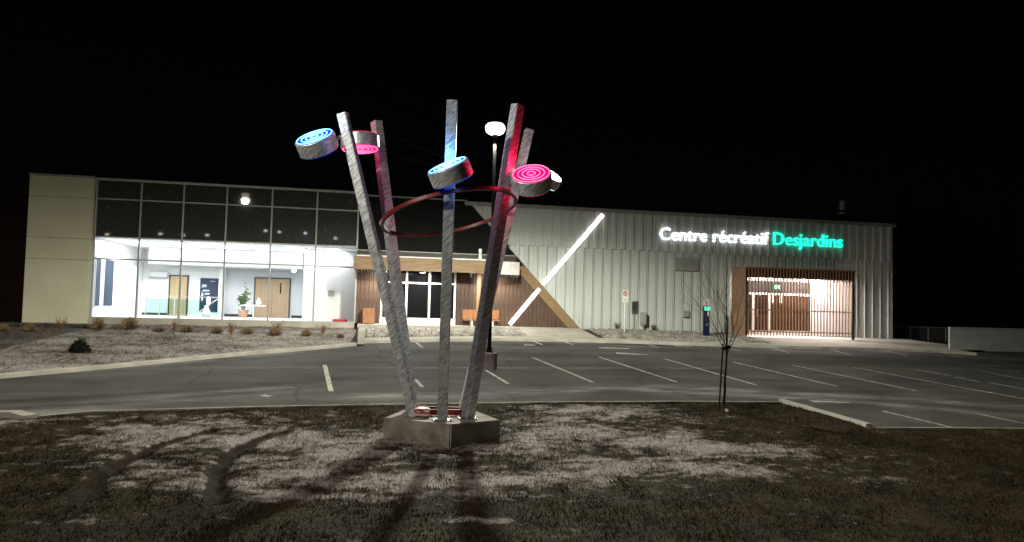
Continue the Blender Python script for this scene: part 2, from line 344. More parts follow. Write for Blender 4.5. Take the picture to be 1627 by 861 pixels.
# parking lot with dust and tyre-dark streaks
me, X, Y = grid_mesh('parking_lot', np.linspace(-70, 90, 400), np.concatenate([np.linspace(2, 15, 20), np.linspace(15.3, 36, 170)]), lotv)
_lc = [hit(a, b, lambda x, y: z_lot(x, y)+.05) for a, b in [(-400,690),(-60,672),(60,664),(150,656),(400,649),(600,645),(900,641),(1100,640),(1245,641.5),(1385,682),(1500,682),(1700,684),(1900,690)]]; _lc = sorted((p.x, p.y) for p in _lc)
co_ = np.stack([X, Y, lotv(X, Y)-.45*((np.interp(X, [p[0] for p in _lc], [p[1] for p in _lc])-Y) > .75)], 1); me.vertices.foreach_set('co', co_.astype(np.float32).ravel()); me.update()
dust = np.zeros_like(X); dark = np.zeros_like(X)
for pts, wd, a in [
    ([(560,630),(760,628),(960,616),(1050,613),(1200,622),(1400,632),(1640,648)], .4, .8),
    ([(1000,618),(1300,634),(1640,662)], .3, .8), ([(0,648),(300,634),(560,612)], .35, .55),
    ([(560,548),(420,563),(260,578),(60,596)], .3, .75), ([(900,545),(1040,551),(1250,556)], .3, .6),
    ([(1350,556),(1640,572)], .35, .7), ([(150,585),(700,584),(1150,585)], .12, .55), ([(560,612),(420,618),(250,630)], .2, .8),
    ([(0,655),(80,658),(160,650)], .4, 1.0)]:
    d = seg_dist(X, Y, xy(W(pts, on_lot))); dust = np.maximum(dust, a*np.exp(-(d/wd)**2))
for pts, wd, a in [
    ([(0,638),(200,627),(420,612),(560,600)], .22, .75), ([(0,650),(220,638),(420,622),(540,611)], .2, .7), ([(300,620),(520,600)], .12, .6),
    ([(760,547),(1000,548),(1200,556),(1640,588)], .22, .7), ([(1000,556),(1300,566)], .2, .35), ([(0,603),(300,580),(560,553)], .25, .35),
    ([(1250,620),(1420,622)], .3, .4), ([(1150,600),(1260,606)], .25, .45)]:
    d = seg_dist(X, Y, xy(W(pts, on_lot))); dark = np.maximum(dark, a*np.exp(-(d/wd)**2))
brk = .15+1.5*fbm(X*.25, Y*1.6, 31); dust = np.clip(dust*brk, 0, 1.3); dark = np.clip(dark*(.4+1.1*fbm(X*.2, Y*2, 41)), 0, .85)
attr(me, 'dust', dust); attr(me, 'dark', dark)
LOT = tag(link_mesh('parking_lot', me, M['asphalt'], None, (0, 0, 0)), kind='structure')
def lot_quad(a, b, wd, name='painted_line', mat=None, wb=None):
    a, b = on_lot(*a), on_lot(*b); n = 10; d = Vector((b.x-a.x, b.y-a.y, 0)).normalized(); s = Vector((-d.y, d.x, 0)); v = []; f = []
    for i in range(n+1):
        p = a.lerp(b, i/n); ww = (wd + ((wb if wb is not None else wd)-wd)*i/n)/2
        for k in (-1, 1):
            q = p+s*ww*k; v.append((q.x, q.y, z_lot(q.x, q.y)+.006))
        if i: f.append((2*i-2, 2*i-1, 2*i+1, 2*i))
    return MB().add(v, f).build(name, mat or M['paint'], LOT)
for a, b in [((846,568),(943,608)), ((951,567),(1075,607)), ((1055,570),(1202,612)), ((1164,575),(1330,614)), ((1258,580),(1455,621)),
             ((1357,584),(1578,625)), ((1455,587),(1511,597)), ((1517,599),(1557,607)), ((1555,589),(1660,609)), ((1572,608),(1690,630)), ((771,588),(808,610)),
             ((629,575),(638,585)), ((660,603),(671,615)), ((657,541),(671,552)), ((825,532+4),(862,548)), ((877,538),(911,548)), ((1004,541),(1045,552)),
             ((1130,548),(1178,558)), ((1210,549),(1256,561)), ((1300,551),(1352,564)), ((1390,554),(1444,566)), ((1478,557),(1528,568)),
             ((1402,653),(1528,683)), ((1551,657),(1660,680)), ((1560,621),(1690,646))]:
    lot_quad(a, b, .10)
lot_quad((516,580), (526,622), .13, mat=M['paint_y'])
for a, b, w1, w2 in [((952,552.5),(1000,554),.34,.22), ((979,561),(1031,564),.42,.12), ((1288,637.5),(1352,640),.34,.12), ((944,544.5),(985,545),.25,.2), ((1070,549),(1100,551),.4,.1), ((833,548),(850,548.5),.3,.2), ((415,628),(430,630),.2,.2)]:
    lot_quad(a, b, w1, 'painted_arrow', wb=w2)

# lawn in front
EDGE = [(-400,690),(-60,672),(60,664),(150,656),(400,649),(600,645),(900,641),(1100,640),(1245,641.5),(1385,682),(1500,682),(1700,684),(1900,690)]
ew = sorted(xy(W(EDGE, lambda a, b: hit(a, b, lambda x, y: z_lot(x, y)+.05)))); EX = [p[0] for p in ew]; EY = [p[1] for p in ew]
xs = np.concatenate([np.linspace(-16, -9, 40), np.linspace(-8.95, 18, 560), np.linspace(18.2, 34, 40)])
nt_ = 330; T = np.linspace(0, 1, nt_)
X, TT = np.meshgrid(xs, T); Ye = np.interp(X, EX, EY); Yn = 2.0; Y = Yn+(Ye-Yn)*TT**.8
z0v = lambda Y: np.where(Y >= 12, .27+.055*(Y-22)+.10, -.18+.055*(Y-12)+.012*(Y-12)**2)
RUTS = [[(345,681),(290,694),(250,706),(205,727),(165,752)], [(165,752),(135,795)], [(455,684),(400,703),(360,728),(345,748),(345,795)]]
rw = [xy(W(p, on_lawn)) for p in RUTS]
rut = np.zeros_like(X); zr = np.zeros_like(X); jit = (fbm(X*3, Y*3, 5)-.47)*.22
for p, dep in zip(rw, (.13, .045, .12)):
    d = seg_dist(X+jit, Y+jit*.6, p); rut = np.maximum(rut, np.clip(1.25-(d/.15)**4, 0, 1)*(1 if dep > .05 else .6)); zr += -dep*np.exp(-(d/.14)**2)+dep*.16*np.exp(-((d-.27)/.09)**2)*(.2+fbm(X*4, Y*4, 9))
def snow_mask(X, Y):
    s = np.zeros_like(X)
    for px, py, rx, ry, a in [(300,690,1.7,1.4,.85),(380,700,1.3,1.1,.8),(300,735,1.3,.8,.7),(390,765,1.2,.6,.75),(250,770,1.2,.4,.45),(560,785,1.6,.35,.7),(700,782,1.5,.35,.75),(480,700,1.3,1.2,.9),(550,725,1.2,1.0,.9),(480,750,1.2,.6,.75),(420,780,1.0,.45,.55),(600,765,1.3,.7,.9),(690,765,1.0,.6,.95),(760,760,1.2,.7,.95),(850,760,1.3,.6,.9),
                              (840,700,1.4,1.3,.95),(920,690,1.6,1.5,.95),(940,655,1.8,1.1,.9),(1030,700,1.4,1.1,.95),(1010,740,1.3,.6,.95),(1110,715,1.3,.9,.9),(1140,750,1.3,.5,.85),(1220,715,1.0,.6,.75),(1270,745,1.0,.5,.4),(1060,665,.9,.5,.7),
                              (750,826,.5,.14,.8),(230,665,2.5,.8,.45),(1390,760,.8,.25,.4),(1400,730,1.5,.6,.25),(250,725,1.0,.8,.5),(100,830,.5,.1,.5),(660,700,1.8,1.2,.75),(20,668,.8,.4,1.0),(620,655,2,.5,.2)]:
        c = on_lawn(px, py); s = np.maximum(s, a*np.exp(-(((X-c.x)/(rx*1.15))**2+((Y-c.y)/(ry*1.15))**2)))
    return s
sm = snow_mask(X, Y); snow = .18+.66*sm+.50*(fbm(X*1.1, Y*1.6, 17)-.47)*np.clip(sm*2, .35, 1)+.80*(fbm(X*3.5, Y*6, 23)-.47)
snow = np.clip(snow-rut*.7, 0, 1)
micro = (fbm(X*1.1, Y*1.1, 3)-.47)*.10+(fbm(X*6, Y*6, 13)-.47)*.06
edge = np.clip((1-TT)*30, 0, 1)
Z = z0v(Y)+micro*edge+zr-.05*(1-edge)
i = np.arange((nt_-1)*len(xs)).reshape(nt_-1, len(xs))[:, :-1].ravel(); nx = len(xs)
me = np_mesh('lawn', np.stack([X.ravel(), Y.ravel(), Z.ravel()], 1), np.stack([i, i+1, i+nx+1, i+nx], 1))
attr(me, 'snow', snow.ravel()); attr(me, 'rut', rut.ravel())
tag(link_mesh('lawn', me, M['lawn'], None, (0, 0, 0)), kind='structure')
def blades(name, n, xr, tr, hgt, look, label):
    # single bent blades; look(x, t) -> X, Y, Z, snow, rut
    x = rng.uniform(*xr, n); t = rng.uniform(*tr, n); bx, by, bz, sn, ru = look(x, t)
    keep = rng.random(n) > np.clip(ru*1.3+np.clip(sn-.5, 0, 1)*.9, 0, .95); bx, by, bz, sn, ru = [q[keep] for q in (bx, by, bz, sn, ru)]; n = len(bx)
    a = rng.uniform(0, 6.283, n); h = hgt*rng.uniform(.4, 1.25, n)*(.45+1.15*vnoise(bx*2.3, by*2.3, 71))*np.where(rng.random(n) < .03, 1.9, 1); le = rng.uniform(.3, 1.5, n)*h; la = rng.uniform(0, 6.283, n); wd = rng.uniform(.004, .010, n)
    p0 = np.stack([bx-np.cos(a)*wd, by-np.sin(a)*wd, bz-.01], 1); p1 = np.stack([bx+np.cos(a)*wd, by+np.sin(a)*wd, bz-.01], 1)
    p2 = np.stack([bx+np.cos(la)*le, by+np.sin(la)*le, bz+h], 1)
    V = np.stack([p0, p1, p2], 1).reshape(-1, 3); me = np_mesh(name, V, np.arange(3*n).reshape(-1, 3))
    attr(me, 'snow', np.repeat(sn-.06, 3)); attr(me, 'rut', np.repeat(ru*.5, 3))
    tag(link_mesh(name, me, M['blade'], None, (0, 0, 0)), label, 'grass', kind='stuff')
def lawn_look(x, t):
    j = np.clip(np.searchsorted(xs, x), 1, nx-1); k = np.clip((t*(nt_-1)).astype(int), 0, nt_-2)
    return x, Y[k, j]+rng.uniform(-.02, .03, len(x)), Z[k, j], snow[k, j], rut[k, j]
blades('lawn_grass', 330000, (-8.5, 17.5), (.2, .995), .036, lawn_look, 'short dead brown grass blades of the frosty front lawn')
KERB = pmat('kerb_concrete', (.34,.32,.28), (.46,.44,.39), 2, .85, bump=.2)
def kerb(name, pts, wd, h, zf=z_lot, side=1):
    v = []; f = []
    for i, p in enumerate(pts):
        q = pts[min(i+1, len(pts)-1)]; o = pts[max(i-1, 0)]; d = Vector((q[0]-o[0], q[1]-o[1], 0)).normalized(); s = Vector((-d.y, d.x, 0))*wd*side
        z = zf(p[0], p[1]); b = Vector((p[0], p[1], 0))
        v += [b+Vector((0, 0, z-.1)), b+Vector((0, 0, z+h-.015)), b+s*.1+Vector((0, 0, z+h)), b+s+Vector((0, 0, z+h)), b+s+Vector((0, 0, z-.1))]
        if i:
            for k in range(4): f.append((5*i-5+k, 5*i+k, 5*i+k+1, 5*i-4+k))
    f += [(0, 1, 2, 3, 4), tuple(len(v)-1-k for k in range(5))]
    return tag(MB().add(v, f).build(name, KERB), kind='structure')
dens = lambda pts, n=8: [tuple(np.array(a)+(np.array(b)-np.array(a))*k/n) for a, b in zip(pts[:-1], pts[1:]) for k in range(n)]+[pts[-1]]
KERB2 = KERB; KERB = pmat('soiled_kerb', (.17,.16,.135), (.36,.335,.29), 2.5, .9, bump=.3, detail=8)
kerb('lawn_kerb', dens([(x, y) for x, y in ew if x > -6.5 and x < 40]), .14, .105, side=-1); KERB = KERB2
_dg = [p for p in ew if hit(1240, 641.5, lambda x, y: z_lot(x, y)+.05).x < p[0] < hit(1392, 682, lambda x, y: z_lot(x, y)+.05).x]
kerb('corner_kerb', dens([(x+.01, y+.01) for x, y in _dg]), .15, .175, side=-1)
# piece of raised kerb nose at the far left, and crusted snow beside it
p = [on_lot(-30, 660), on_lot(35, 659), on_lot(62, 666)]
kerb('island_kerb', dens(xy(p)), .30, .10, side=-1)

# berm in front of the lobby
CURB = [(-300,640),(-80,607),(0,598),(200,580),(400,561),(567,547)]
cw = sorted(xy(W(CURB, lambda a, b: hit(a, b, lambda x, y: z_lot(x, y)+.06)))); BXr = cw[-1][0]
bxs = np.linspace(cw[0][0], BXr, 420); tt = np.linspace(0, 1, 70); BX, BT = np.meshgrid(bxs, tt)
bYc = np.interp(BX, [p[0] for p in cw], [p[1] for p in cw])+.14; bY = bYc+(36.42-bYc)*BT
zc = lotv(BX, bYc)+.11; zb = np.interp(BX, [-30, -20, -12, BXr], [1.05, 1.14, 1.18, 1.22]); bZ = zc+(zb-zc)*np.clip(BT*1.08, 0, 1)**.85+(fbm(BX*.9, bY*.9, 51)-.47)*.10*np.minimum(1, BT*8)+(fbm(BX*5, bY*5, 52)-.47)*.04*np.minimum(1, BT*8)
bs = .58+.4*(fbm(BX*.7, bY*1.4, 61)-.47)+.25*(fbm(BX*6, bY*6, 63)-.47)+.12*np.clip((BX+8)/8, 0, 1)
i = np.arange(69*420).reshape(69, 420)[:, :-1].ravel()
me = np_mesh('berm', np.stack([BX.ravel(), bY.ravel(), bZ.ravel()], 1), np.stack([i, i+1, i+421, i+420], 1)); attr(me, 'snow', np.clip(bs, 0, 1).ravel()); attr(me, 'rut', np.zeros(BX.size))
tag(link_mesh('berm', me, M['lawn'], None, (0, 0, 0)), kind='structure')
def berm_look(x, t):
    j = np.clip(np.searchsorted(bxs, x), 1, 419); k = np.clip((t*69).astype(int), 0, 68); return x, bY[k, j]+rng.uniform(-.05, .05, len(x)), bZ[k, j], bs[k, j], np.zeros(len(x))
blades('berm_grass', 50000, (-16, BXr-.05), (.02, .98), .06, berm_look, 'thin frosty brown grass on the berm below the glass lobby')
def z_berm(x, y):
    yc = float(np.interp(x, [p[0] for p in cw], [p[1] for p in cw]))+.14; t = min(1, max(0, (y-yc)/(36.42-yc)))
    j = int(np.clip(np.searchsorted(bxs, x), 1, 419)); return float(bZ[int(t*69), j])
kerb('berm_kerb', dens(cw), .14, .12, side=1)
c = on_lot(566, 549)
tag(MB().box((BXr+.012, cw[-1][1]-.03, .8), (BXr+.30, 35.0, 1.30)).build('retaining_kerb', KERB, bevel=.02), kind='structure')

# sidewalk along the building, walkway, gravel beds
SW = [(572,541),(700,538.5),(800,537.5),(900,539),(1000,541.5),(1100,545),(1240,549.5),(1400,553),(1500,557),(1552,560.5)]
sw = xy(W(SW, lambda a, b: hit(a, b, lambda x, y: z_lot(x, y)+.12)))
sx = np.linspace(sw[0][0], sw[-1][0], 90); sy = np.interp(sx, [p[0] for p in sw], [p[1] for p in sw])
zw = lambda x: float(np.interp(x, [-5, 10, 18.8, 28.5, 36], [1.45, 1.43, 1.34, 1.22, 1.12]))
def strip(name, x0, x1, f0, f1, mat, n=40, kind='structure', rows=6):
    v = []; f = []; q = np.linspace(x0, x1, n)
    for k, x in enumerate(q):
        (ya, za), (yb, zb_) = f0(x), f1(x)
        for r in range(rows+1): v.append((x, ya+(yb-ya)*r/rows, za+(zb_-za)*r/rows))
        if k:
            for r in range(rows): a = (k-1)*(rows+1)+r; f.append((a, a+rows+1, a+rows+2, a+1))
    return tag(MB().add(v, f).build(name, mat), kind=kind)
yS = lambda x: float(np.interp(x, sx, sy)); zS = lambda x: z_lot(x, yS(x))+.13
yM = lambda x: min(yS(x)+1.15, 35.6); zM = lambda x: zS(x)+.05
xa, xb, xc, xd, xe = [at_y(p, 518, 36.4).x for p in (568, 818, 922, 1166, 1446)]
kerb('sidewalk_kerb', [(x, y) for x, y in zip(sx, sy)], .15, .13, side=1)
tag(strip('sidewalk', sx[0], sx[-1], lambda x: (yS(x)+.145, zS(x)-.004), lambda x: (yM(x), zM(x)), M['concrete'], 80), kind='structure')
strip('walkway', xa, xb, lambda x: (35.15, 1.44), lambda x: (36.6, 1.455), M['concrete'])
MB().box((xa, 35.13, .9), (xb, 35.148, 1.438)).build('walkway_edge', KERB, kind='structure')
strip('path', xb+.003, xc, lambda x: (yM(x)+.002, zM(x)+.002), lambda x: (36.6, 1.45), M['concrete'])
strip('apron', xd, xe, lambda x: (yM(x)+.002, zM(x)+.002), lambda x: (36.6, zw(x)), M['concrete'])
strip('gravel_bed', xa, xb, lambda x: (yM(x)+.002, zM(x)-.02), lambda x: (35.125, 1.30), M['soil'])
strip('gravel_bed', xc+.003, xd-.003, lambda x: (yM(x)+.002, zM(x)-.02), lambda x: (36.6, zw(x)-.02), M['soil'])
strip('verge', xe+.003, 60, lambda x: (yM(x)+.002 if x < sx[-1] else 34.6, (zM(x) if x < sx[-1] else z_lot(x, 34.6))+.01), lambda x: (44, 1.25), M['lawn'])
def stones(label, x0, x1, fy0, fy1, fz0, fz1, n):
    x = rng.uniform(x0, x1, n); t = rng.random(n); y0 = np.array([fy0(q) for q in x]); y1 = np.array([fy1(q) for q in x]); z0 = np.array([fz0(q) for q in x]); z1 = np.array([fz1(q) for q in x])
    c = np.stack([x, y0+(y1-y0)*t, z0+(z1-z0)*t], 1); o = np.array([(1,0,0),(0,1,0),(-1,0,0),(0,-1,0),(0,0,1),(0,0,-1)], float)
    V = c[:, None]+o[None]*rng.uniform(.025, .085, (n, 1, 1))*rng.uniform(.6, 1.3, (n, 6, 1)); a = rng.uniform(0, 6.28, n)
    F = np.array([(0,1,4),(1,2,4),(2,3,4),(3,0,4),(1,0,5),(2,1,5),(3,2,5),(0,3,5)]); F = (F[None]+np.arange(n)[:, None, None]*6).reshape(-1, 3)
    me = np_mesh('gravel', V.reshape(-1, 3), F); tag(link_mesh('gravel', me, M['rock'], None, (0, 0, 0)), label, 'gravel', kind='stuff')
stones('pale gravel strip below the entrance walkway', xa+.05, xb-.05, lambda x: yM(x)+.05, lambda x: 35.08, zM, lambda x: 1.28, 2600)
stones('gravel bed along the foot of the grey ribbed wall', xc+.4, xd-.1, lambda x: yM(x)+.05, lambda x: 36.4, zM, lambda x: zw(x), 4200)

# ================================================================== BUILDING
YF = 36.5; FL = 1.47
fx = lambda px, py, Y=YF: at_y(px, py, Y).x
fz = lambda px, py, Y=YF: at_y(px, py, Y).z
BLD = thing('recreation_building', (8, 40, 1.2), 'long night-lit recreation building with glass lobby and grey ribbed wall', 'building')
# --- left cream block
X0, X1 = fx(41, 395, 36.2), fx(155, 292)-.07; zt = fz(100, 280, 36.2); zbm = fz(100, 514, 36.2)
B((X0+.02, 36.23, zbm+.02), (X1-.02, 44, zt-.02)).build('block_core', M['joint'], BLD)
zj = [zbm]+[fz(100, y, 36.2) for y in (463-51, 378, 313)]+[zt]
for a, b in zip(zj[:-1], zj[1:]): B((X0, 36.2, a+.008), (X1, 36.5, b-.008)).build('wall_panel', M['stucco'], BLD, bevel=.008)
B((X0-.03, 36.15, zt+.003), (X1+.03, 44.1, zt+.07)).build('roof_cap', M['trim'], BLD)
B((X0+.3, 36.5, zbm-.6), (X1-.3, 43.9, zbm+.015)).build('foundation', M['soil'], BLD)
# --- dark brown clad wing set back at the far left, plank by plank
M['wood_wing'] = pmat('aged_dark_wood', (.02,.011,.008), (.035,.020,.014), 3, .8, stretch=(6,6,.5), spec=.1)
me = B((0, 0, 0), (.185, .03, 6.2)).mesh('plank')
B((X0-9, 39.03, .6), (X0-.003, 44, 7.4)).build('rear_wing_core', M['dark_int'], BLD)
x = X0-.2
while x > X0-4.5:
    link_mesh('plank', me, M['wood_wing'], BLD, Vector((x, 39.0, 1.1))-wpos(BLD)); x -= .2
# --- curtain wall
gx = [fx(p, 292) for p in (155, 226, 293.5, 362, 434, 505.5, 571)]
gz = [FL]+[fz(226, y) for y in (413, 378.5, 318.5, 290)]; gtop = fz(226, 286)
CW = B((gx[0]-.05, YF-.06, gz[4]+.002), (gx[-1]+.02, YF+.16, gtop)).build('curtain_wall', M['alu'], BLD)
for i, x in enumerate(gx):
    B((x-.035, YF-.04, FL), (x+.035, YF+.10, gz[4])).build('mullion', M['alu'], CW)
for i in range(6):
    a, b = gx[i]+.036, gx[i+1]-.036
    for j, z in enumerate(gz[:4]):
        B((a, YF-.03, z-.03 if j else z), (b, YF+.09, z+.03)).build('transom', M['alu'], CW)
        clear = j < 2
        B((a, YF+.02, z+.031), (b, YF+.032, gz[j+1]-.031)).build('pane', M['glass'] if clear else M['spandrel'], CW)
B((gx[0]-.1, YF+.11, gz[2]+.02), (gx[-1]-.05, YF+.16, gz[4])).build('spandrel_backing', M['dark_int'], BLD)
B((gx[0]-.05, YF-.10, 1.16), (gx[-1]+.0, YF+.3, FL-.004)).build('plinth', M['concrete'], BLD, bevel=.01)
# right return of the glass corner (seen as a thin greenish strip)
B((gx[-1]-.03, YF+.11, FL), (gx[-1]-.018, YF+1.6, gz[2])).build('corner_pane', M['rail_glass'], BLD)
B((gx[-1]-.04, YF+.11, gz[2]+.001), (gx[-1]-.01, 45, gz[4])).build('corner_spandrel', M['spandrel'], BLD)
B((gx[0]-.1, YF+.165, gtop-.15), (gx[-1]-.02, 46, gtop-.02)).build('lobby_roof', M['roof'], BLD)
# --- lobby inside
YB = 44.5; CE = gz[2]-.02; LX, RX = gx[0]-.04, gx[-1]-.06
B((LX, YF+.31, FL-.15), (RX, YB, FL)).build('lobby_floor', M['floor_in'], BLD)
B((LX, YF+.17, CE), (RX, YB, CE+.1)).build('lobby_ceiling', M['white'], BLD)
LW = B((LX-.15, YF+.3, FL), (LX, YB, CE)).build('lobby_side_wall', M['white'], BLD)
for a, b in ((36.95, 37.55), (38.1, 39.35)):
    f = B((LX+.002, a-.06, FL+.42), (LX+.03, b+.06, FL+2.75)).build('side_window', M['white_metal'], LW)
    B((LX+.031, a, FL+.5), (LX+.04, b, FL+2.67)).build('pane', M['poster'], f)
xcol = fx(350, 450, YB); xgr = fx(484, 450, YB)
B((LX, YB, FL), (xcol, YB+.1, CE)).build('back_wall', M['white'], BLD)
B((xcol, YB, FL), (RX, YB+.1, CE)).build('back_wall', M['grey_wall'], BLD, label='pale grey stretch of lobby back wall')
B((xcol-.02, YB-.35, FL), (xcol+.28, YB-.002, CE-.004)).build('lobby_column', M['white'], BLD)
B((xcol+.3, YB-.03, FL+.002), (fx(404, 495, YB)-.08, YB-.002, FL+.14)).build('baseboard', M['baseb'], BLD)
B((fx(461, 495, YB)+.08, YB-.03, FL+.002), (RX-.1, YB-.002, FL+.14)).build('baseboard', M['baseb'], BLD)
B((LX+.02, YB-.03, FL+.002), (fx(268, 495, YB)-.08, YB-.002, FL+.12)).build('baseboard', M['baseb'], BLD)
# mezzanine slab edge
zs0, zs1 = fz(300, 421, 41.5), fz(300, 411, 41.5)
B((LX+1.0, 41.5, zs0), (fx(481, 415, 41.5), YB-.36, zs1)).build('mezzanine_slab', M['bulk'], BLD)
B((LX+1.0, 41.52, zs1+.002), (fx(481, 415, 41.5), YB-.36, CE-.004)).build('bulkhead', M['white'], BLD)
# bright partition near the glass at the right end
px0 = fx(487, 460, 38.4)
B((px0, 38.4, FL), (RX-.002, 38.5, fz(520, 413, 38.4))).build('partition', M['white'], BLD)
B((px0-.16, 38.3, FL), (px0-.003, 38.55, CE-.003)).build('lobby_column', M['white'], BLD)
B((px0, 39.2, fz(520, 413, 38.4)+.003), (RX-.002, 39.3, CE-.003)).build('upper_partition', M['grey_wall'], BLD)
p = at_y(526, 466, 38.38); n = B((p.x-.14, 38.36, p.z-.15), (p.x+.14, 38.397, p.z+.15)).build('wall_panel_box', M['trim'], BLD)
p = at_y(540, 506, 38.0); tag(B((p.x-.34, 37.6, FL+.003), (p.x+.34, 38.2, FL+.12)).build('red_box', M['red_mat'], bevel=.02), 'low red box on the lobby floor by the white partition', 'box')
def door(x0, x1, zt, mat, leafs, name='lobby_door'):
    d = B((x0-.07, YB-.06, FL+.002), (x1+.07, YB-.003, zt+.07)).build(name, M['frame_dark'], BLD)
    w_ = (x1-x0)/leafs
    for k in range(leafs):
        l = B((x0+k*w_+.008, YB-.085, FL+.012), (x0+(k+1)*w_-.008, YB-.061, zt)).build('leaf', mat, d)
        h = x0+w_*(k+1)-.12 if k == 0 else x0+w_*k+.12
        MB().beam((h, YB-.12, FL+.95), (h, YB-.12, FL+1.1), .03, .05).build('handle', M['steel'], d)
    if leafs == 2:
        B((x0+w_*1.45, YB-.09, FL+1.35), (x0+w_*1.52, YB-.0855, FL+1.95)).build('vision_glass', M['door_glass'], d)
door(fx(270, 470, YB), fx(297, 470, YB), fz(283, 439, YB), M['door_maple'], 1)
door(fx(405.5, 470, YB), fx(459.5, 470, YB), fz(430, 443, YB), M['door_wood'], 2)
# lobby ceiling lights
for cx_ in np.linspace(gx[0]+1.1, gx[-1]-1.2, 6):
    for cy_ in (38.6, 40.8):
        B((cx_-.3, cy_-.3, CE-.02), (cx_+.3, cy_+.3, CE-.001)).build('ceiling_light', M['ceil_lamp'], BLD)
for cx_, e in ((gx[1], 400), (gx[3], 380), (gx[5]-.3, 480)):
    l = bpy.data.lights.new('lobby_light', 'AREA'); l.shape = 'RECTANGLE'; l.size = 3.2; l.size_y = 3.0; l.energy = e; l.color = (.96, .98, 1)
    o = bpy.data.objects.new('lobby_light', l); COL.objects.link(o); o.location = (cx_, 38.9, CE-.06)
l = bpy.data.lights.new('under_slab_light', 'AREA'); l.shape = 'RECTANGLE'; l.size = 8; l.size_y = 1.2; l.energy = 170; l.color = (.96, .98, 1)
o = bpy.data.objects.new('under_slab_light', l); COL.objects.link(o); o.location = (gx[2]+.5, 42.6, zs0-.04)
MB().lathe(at_y(527, 398, 38.9), [(.05,.0),(.13,.03),(.15,.11),(.1,.2),(.04,.24)], 16).build('globe_light', M['ceil_lamp'], BLD, smooth=True)

# --- centre: black upper wall, wood plank wall, door
A = at_y(742, 317, YF); Bp = at_y(922, 522, YF)
zdiag = lambda x: A.z+(x-A.x)*(Bp.z-A.z)/(Bp.x-A.x)
xinv = lambda z: A.x+(z-A.z)*(Bp.x-A.x)/(Bp.z-A.z)
xl, xr = gx[-1]+.03, Bp.x
ztc = fz(660, 314)
B((xl, YF+.16, 1.2), (xr, YF+.5, ztc-.03)).build('entrance_wall_core', M['black_clad'], BLD)
xk = xl
while xk < A.x+2.6:
    B((xk+.004, YF+.13, 4.2), (min(xk+.596, A.x+2.6), YF+.158, min(ztc-.03, 7.38))).build('black_panel', M['black_clad'], BLD); xk += .6
B((xl, YF+.05, ztc-.028), (A.x+.02, YF+.5, ztc+.03)).build('roof_trim', M['trim'], BLD)
dx0, dx1 = fx(606, 480), fx(722.5, 480); zd = fz(660, 431)
zcan = 4.35; xcanR = fx(826, 425)
meshes = {}
xk = xl
while xk < xr-.1:
    x1_ = min(xk+.186, xr)
    for a, b in ([(1.46, zcan)] if xk < xcanR else [(1.46, zdiag(xk))]):
        if x1_ > dx0 and xk < dx1: a = zd+.02
        if xk >= xcanR or x1_ > xinv(zcan):
            MB().poly([(xk, YF+.12, a), (x1_, YF+.12, a), (x1_, YF+.12, max(a+.01, zdiag(x1_))), (xk, YF+.12, max(a+.02, min(b, zdiag(xk))))], (0, .03, 0)).build('plank', M['wood_dark'], BLD)
        else:
            key = round(b-a, 3)
            if key not in meshes: meshes[key] = B((0, 0, 0), (.186, .03, b-a)).mesh('plank')
            link_mesh('plank', meshes[key], M['wood_dark'], BLD, Vector((xk, YF+.12+random.uniform(0, .006), a))-wpos(BLD))
    xk += .2
# tan diagonal beam that borders the grey wall
off = Vector((-.62, 0, 0)); pt = at_y(812, 403, YF)
t0 = Vector((xinv(4.42), YF, 4.42)); t1 = Vector((xinv(1.455), YF, 1.455))
MB().poly([t1+off, t1-Vector((.004, 0, 0)), t0-Vector((.004, 0, 0)), t0+off], (0, .118, 0)).build('diagonal_beam', M['wood_tan'], BLD)
# entrance door screen
D = B((dx0-.06, YF+.04, FL-.01), (dx1+.06, YF+.115, fz(660, 505))).build('entrance_door', M['white_metal'], BLD)
vx = [dx0, fx(645.5, 480), fx(682, 480), dx1]; ztr = fz(660, 449.5); zbt = fz(660, 505)
for x in vx: B((x-.05, YF+.03, zbt), (x+.05, YF+.118, zd)).build('door_frame', M['white_metal'], D)
for a, b in zip(vx[:-1], vx[1:]):
    B((a+.052, YF+.05, ztr-.04), (b-.052, YF+.116, ztr+.04)).build('transom', M['white_metal'], D)
    B((a+.051, YF+.085, zbt+.002), (b-.051, YF+.1, ztr-.042)).build('pane', M['door_glass'], D)
    B((a+.051, YF+.085, ztr+.042), (b-.051, YF+.1, zd-.002)).build('pane', M['door_glass'], D)
# canopy
YC = 35.2
cl, cm, cr = fx(563, 420, YC), fx(787, 424, YC), fx(827, 424, YC); cz1, cz0 = fz(690, 411, YC), fz(690, 431.5, YC)
CAN = B((cl+.02, YC+.061, cz0+.05), (cm, YF+.119, cz1-.05)).build('canopy', M['dark_int'], BLD)
B((cm+.002, YC+.31, cz0+.05), (cr-.02, YF+.119, cz1-.05)).build('canopy_end', M['dark_int'], CAN)
B((cl, YC, cz0), (cm, YC+.06, cz1)).build('fascia', M['wood_tan'], CAN)
B((cl-.03, YC, cz0), (cl-.002, YF-.12, cz1)).build('fascia', M['wood_tan'], CAN)
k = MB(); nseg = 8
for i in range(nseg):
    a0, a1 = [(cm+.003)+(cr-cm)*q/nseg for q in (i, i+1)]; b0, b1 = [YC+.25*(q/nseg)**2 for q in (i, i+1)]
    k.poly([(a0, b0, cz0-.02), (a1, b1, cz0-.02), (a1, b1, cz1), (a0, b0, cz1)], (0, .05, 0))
k.build('curved_fascia', M['fascia_bright'], CAN)
B((cl+.1, YC-.005, cz1+.002), (cm-.3, YC+.5, cz1+.06)).build('snow_strip', M['snow'], CAN)
B((cl+.1, YC+.6, cz1+.05), (cr-.1, YC+.75, cz1+.30)).build('gutter', M['dark_steel'], CAN)
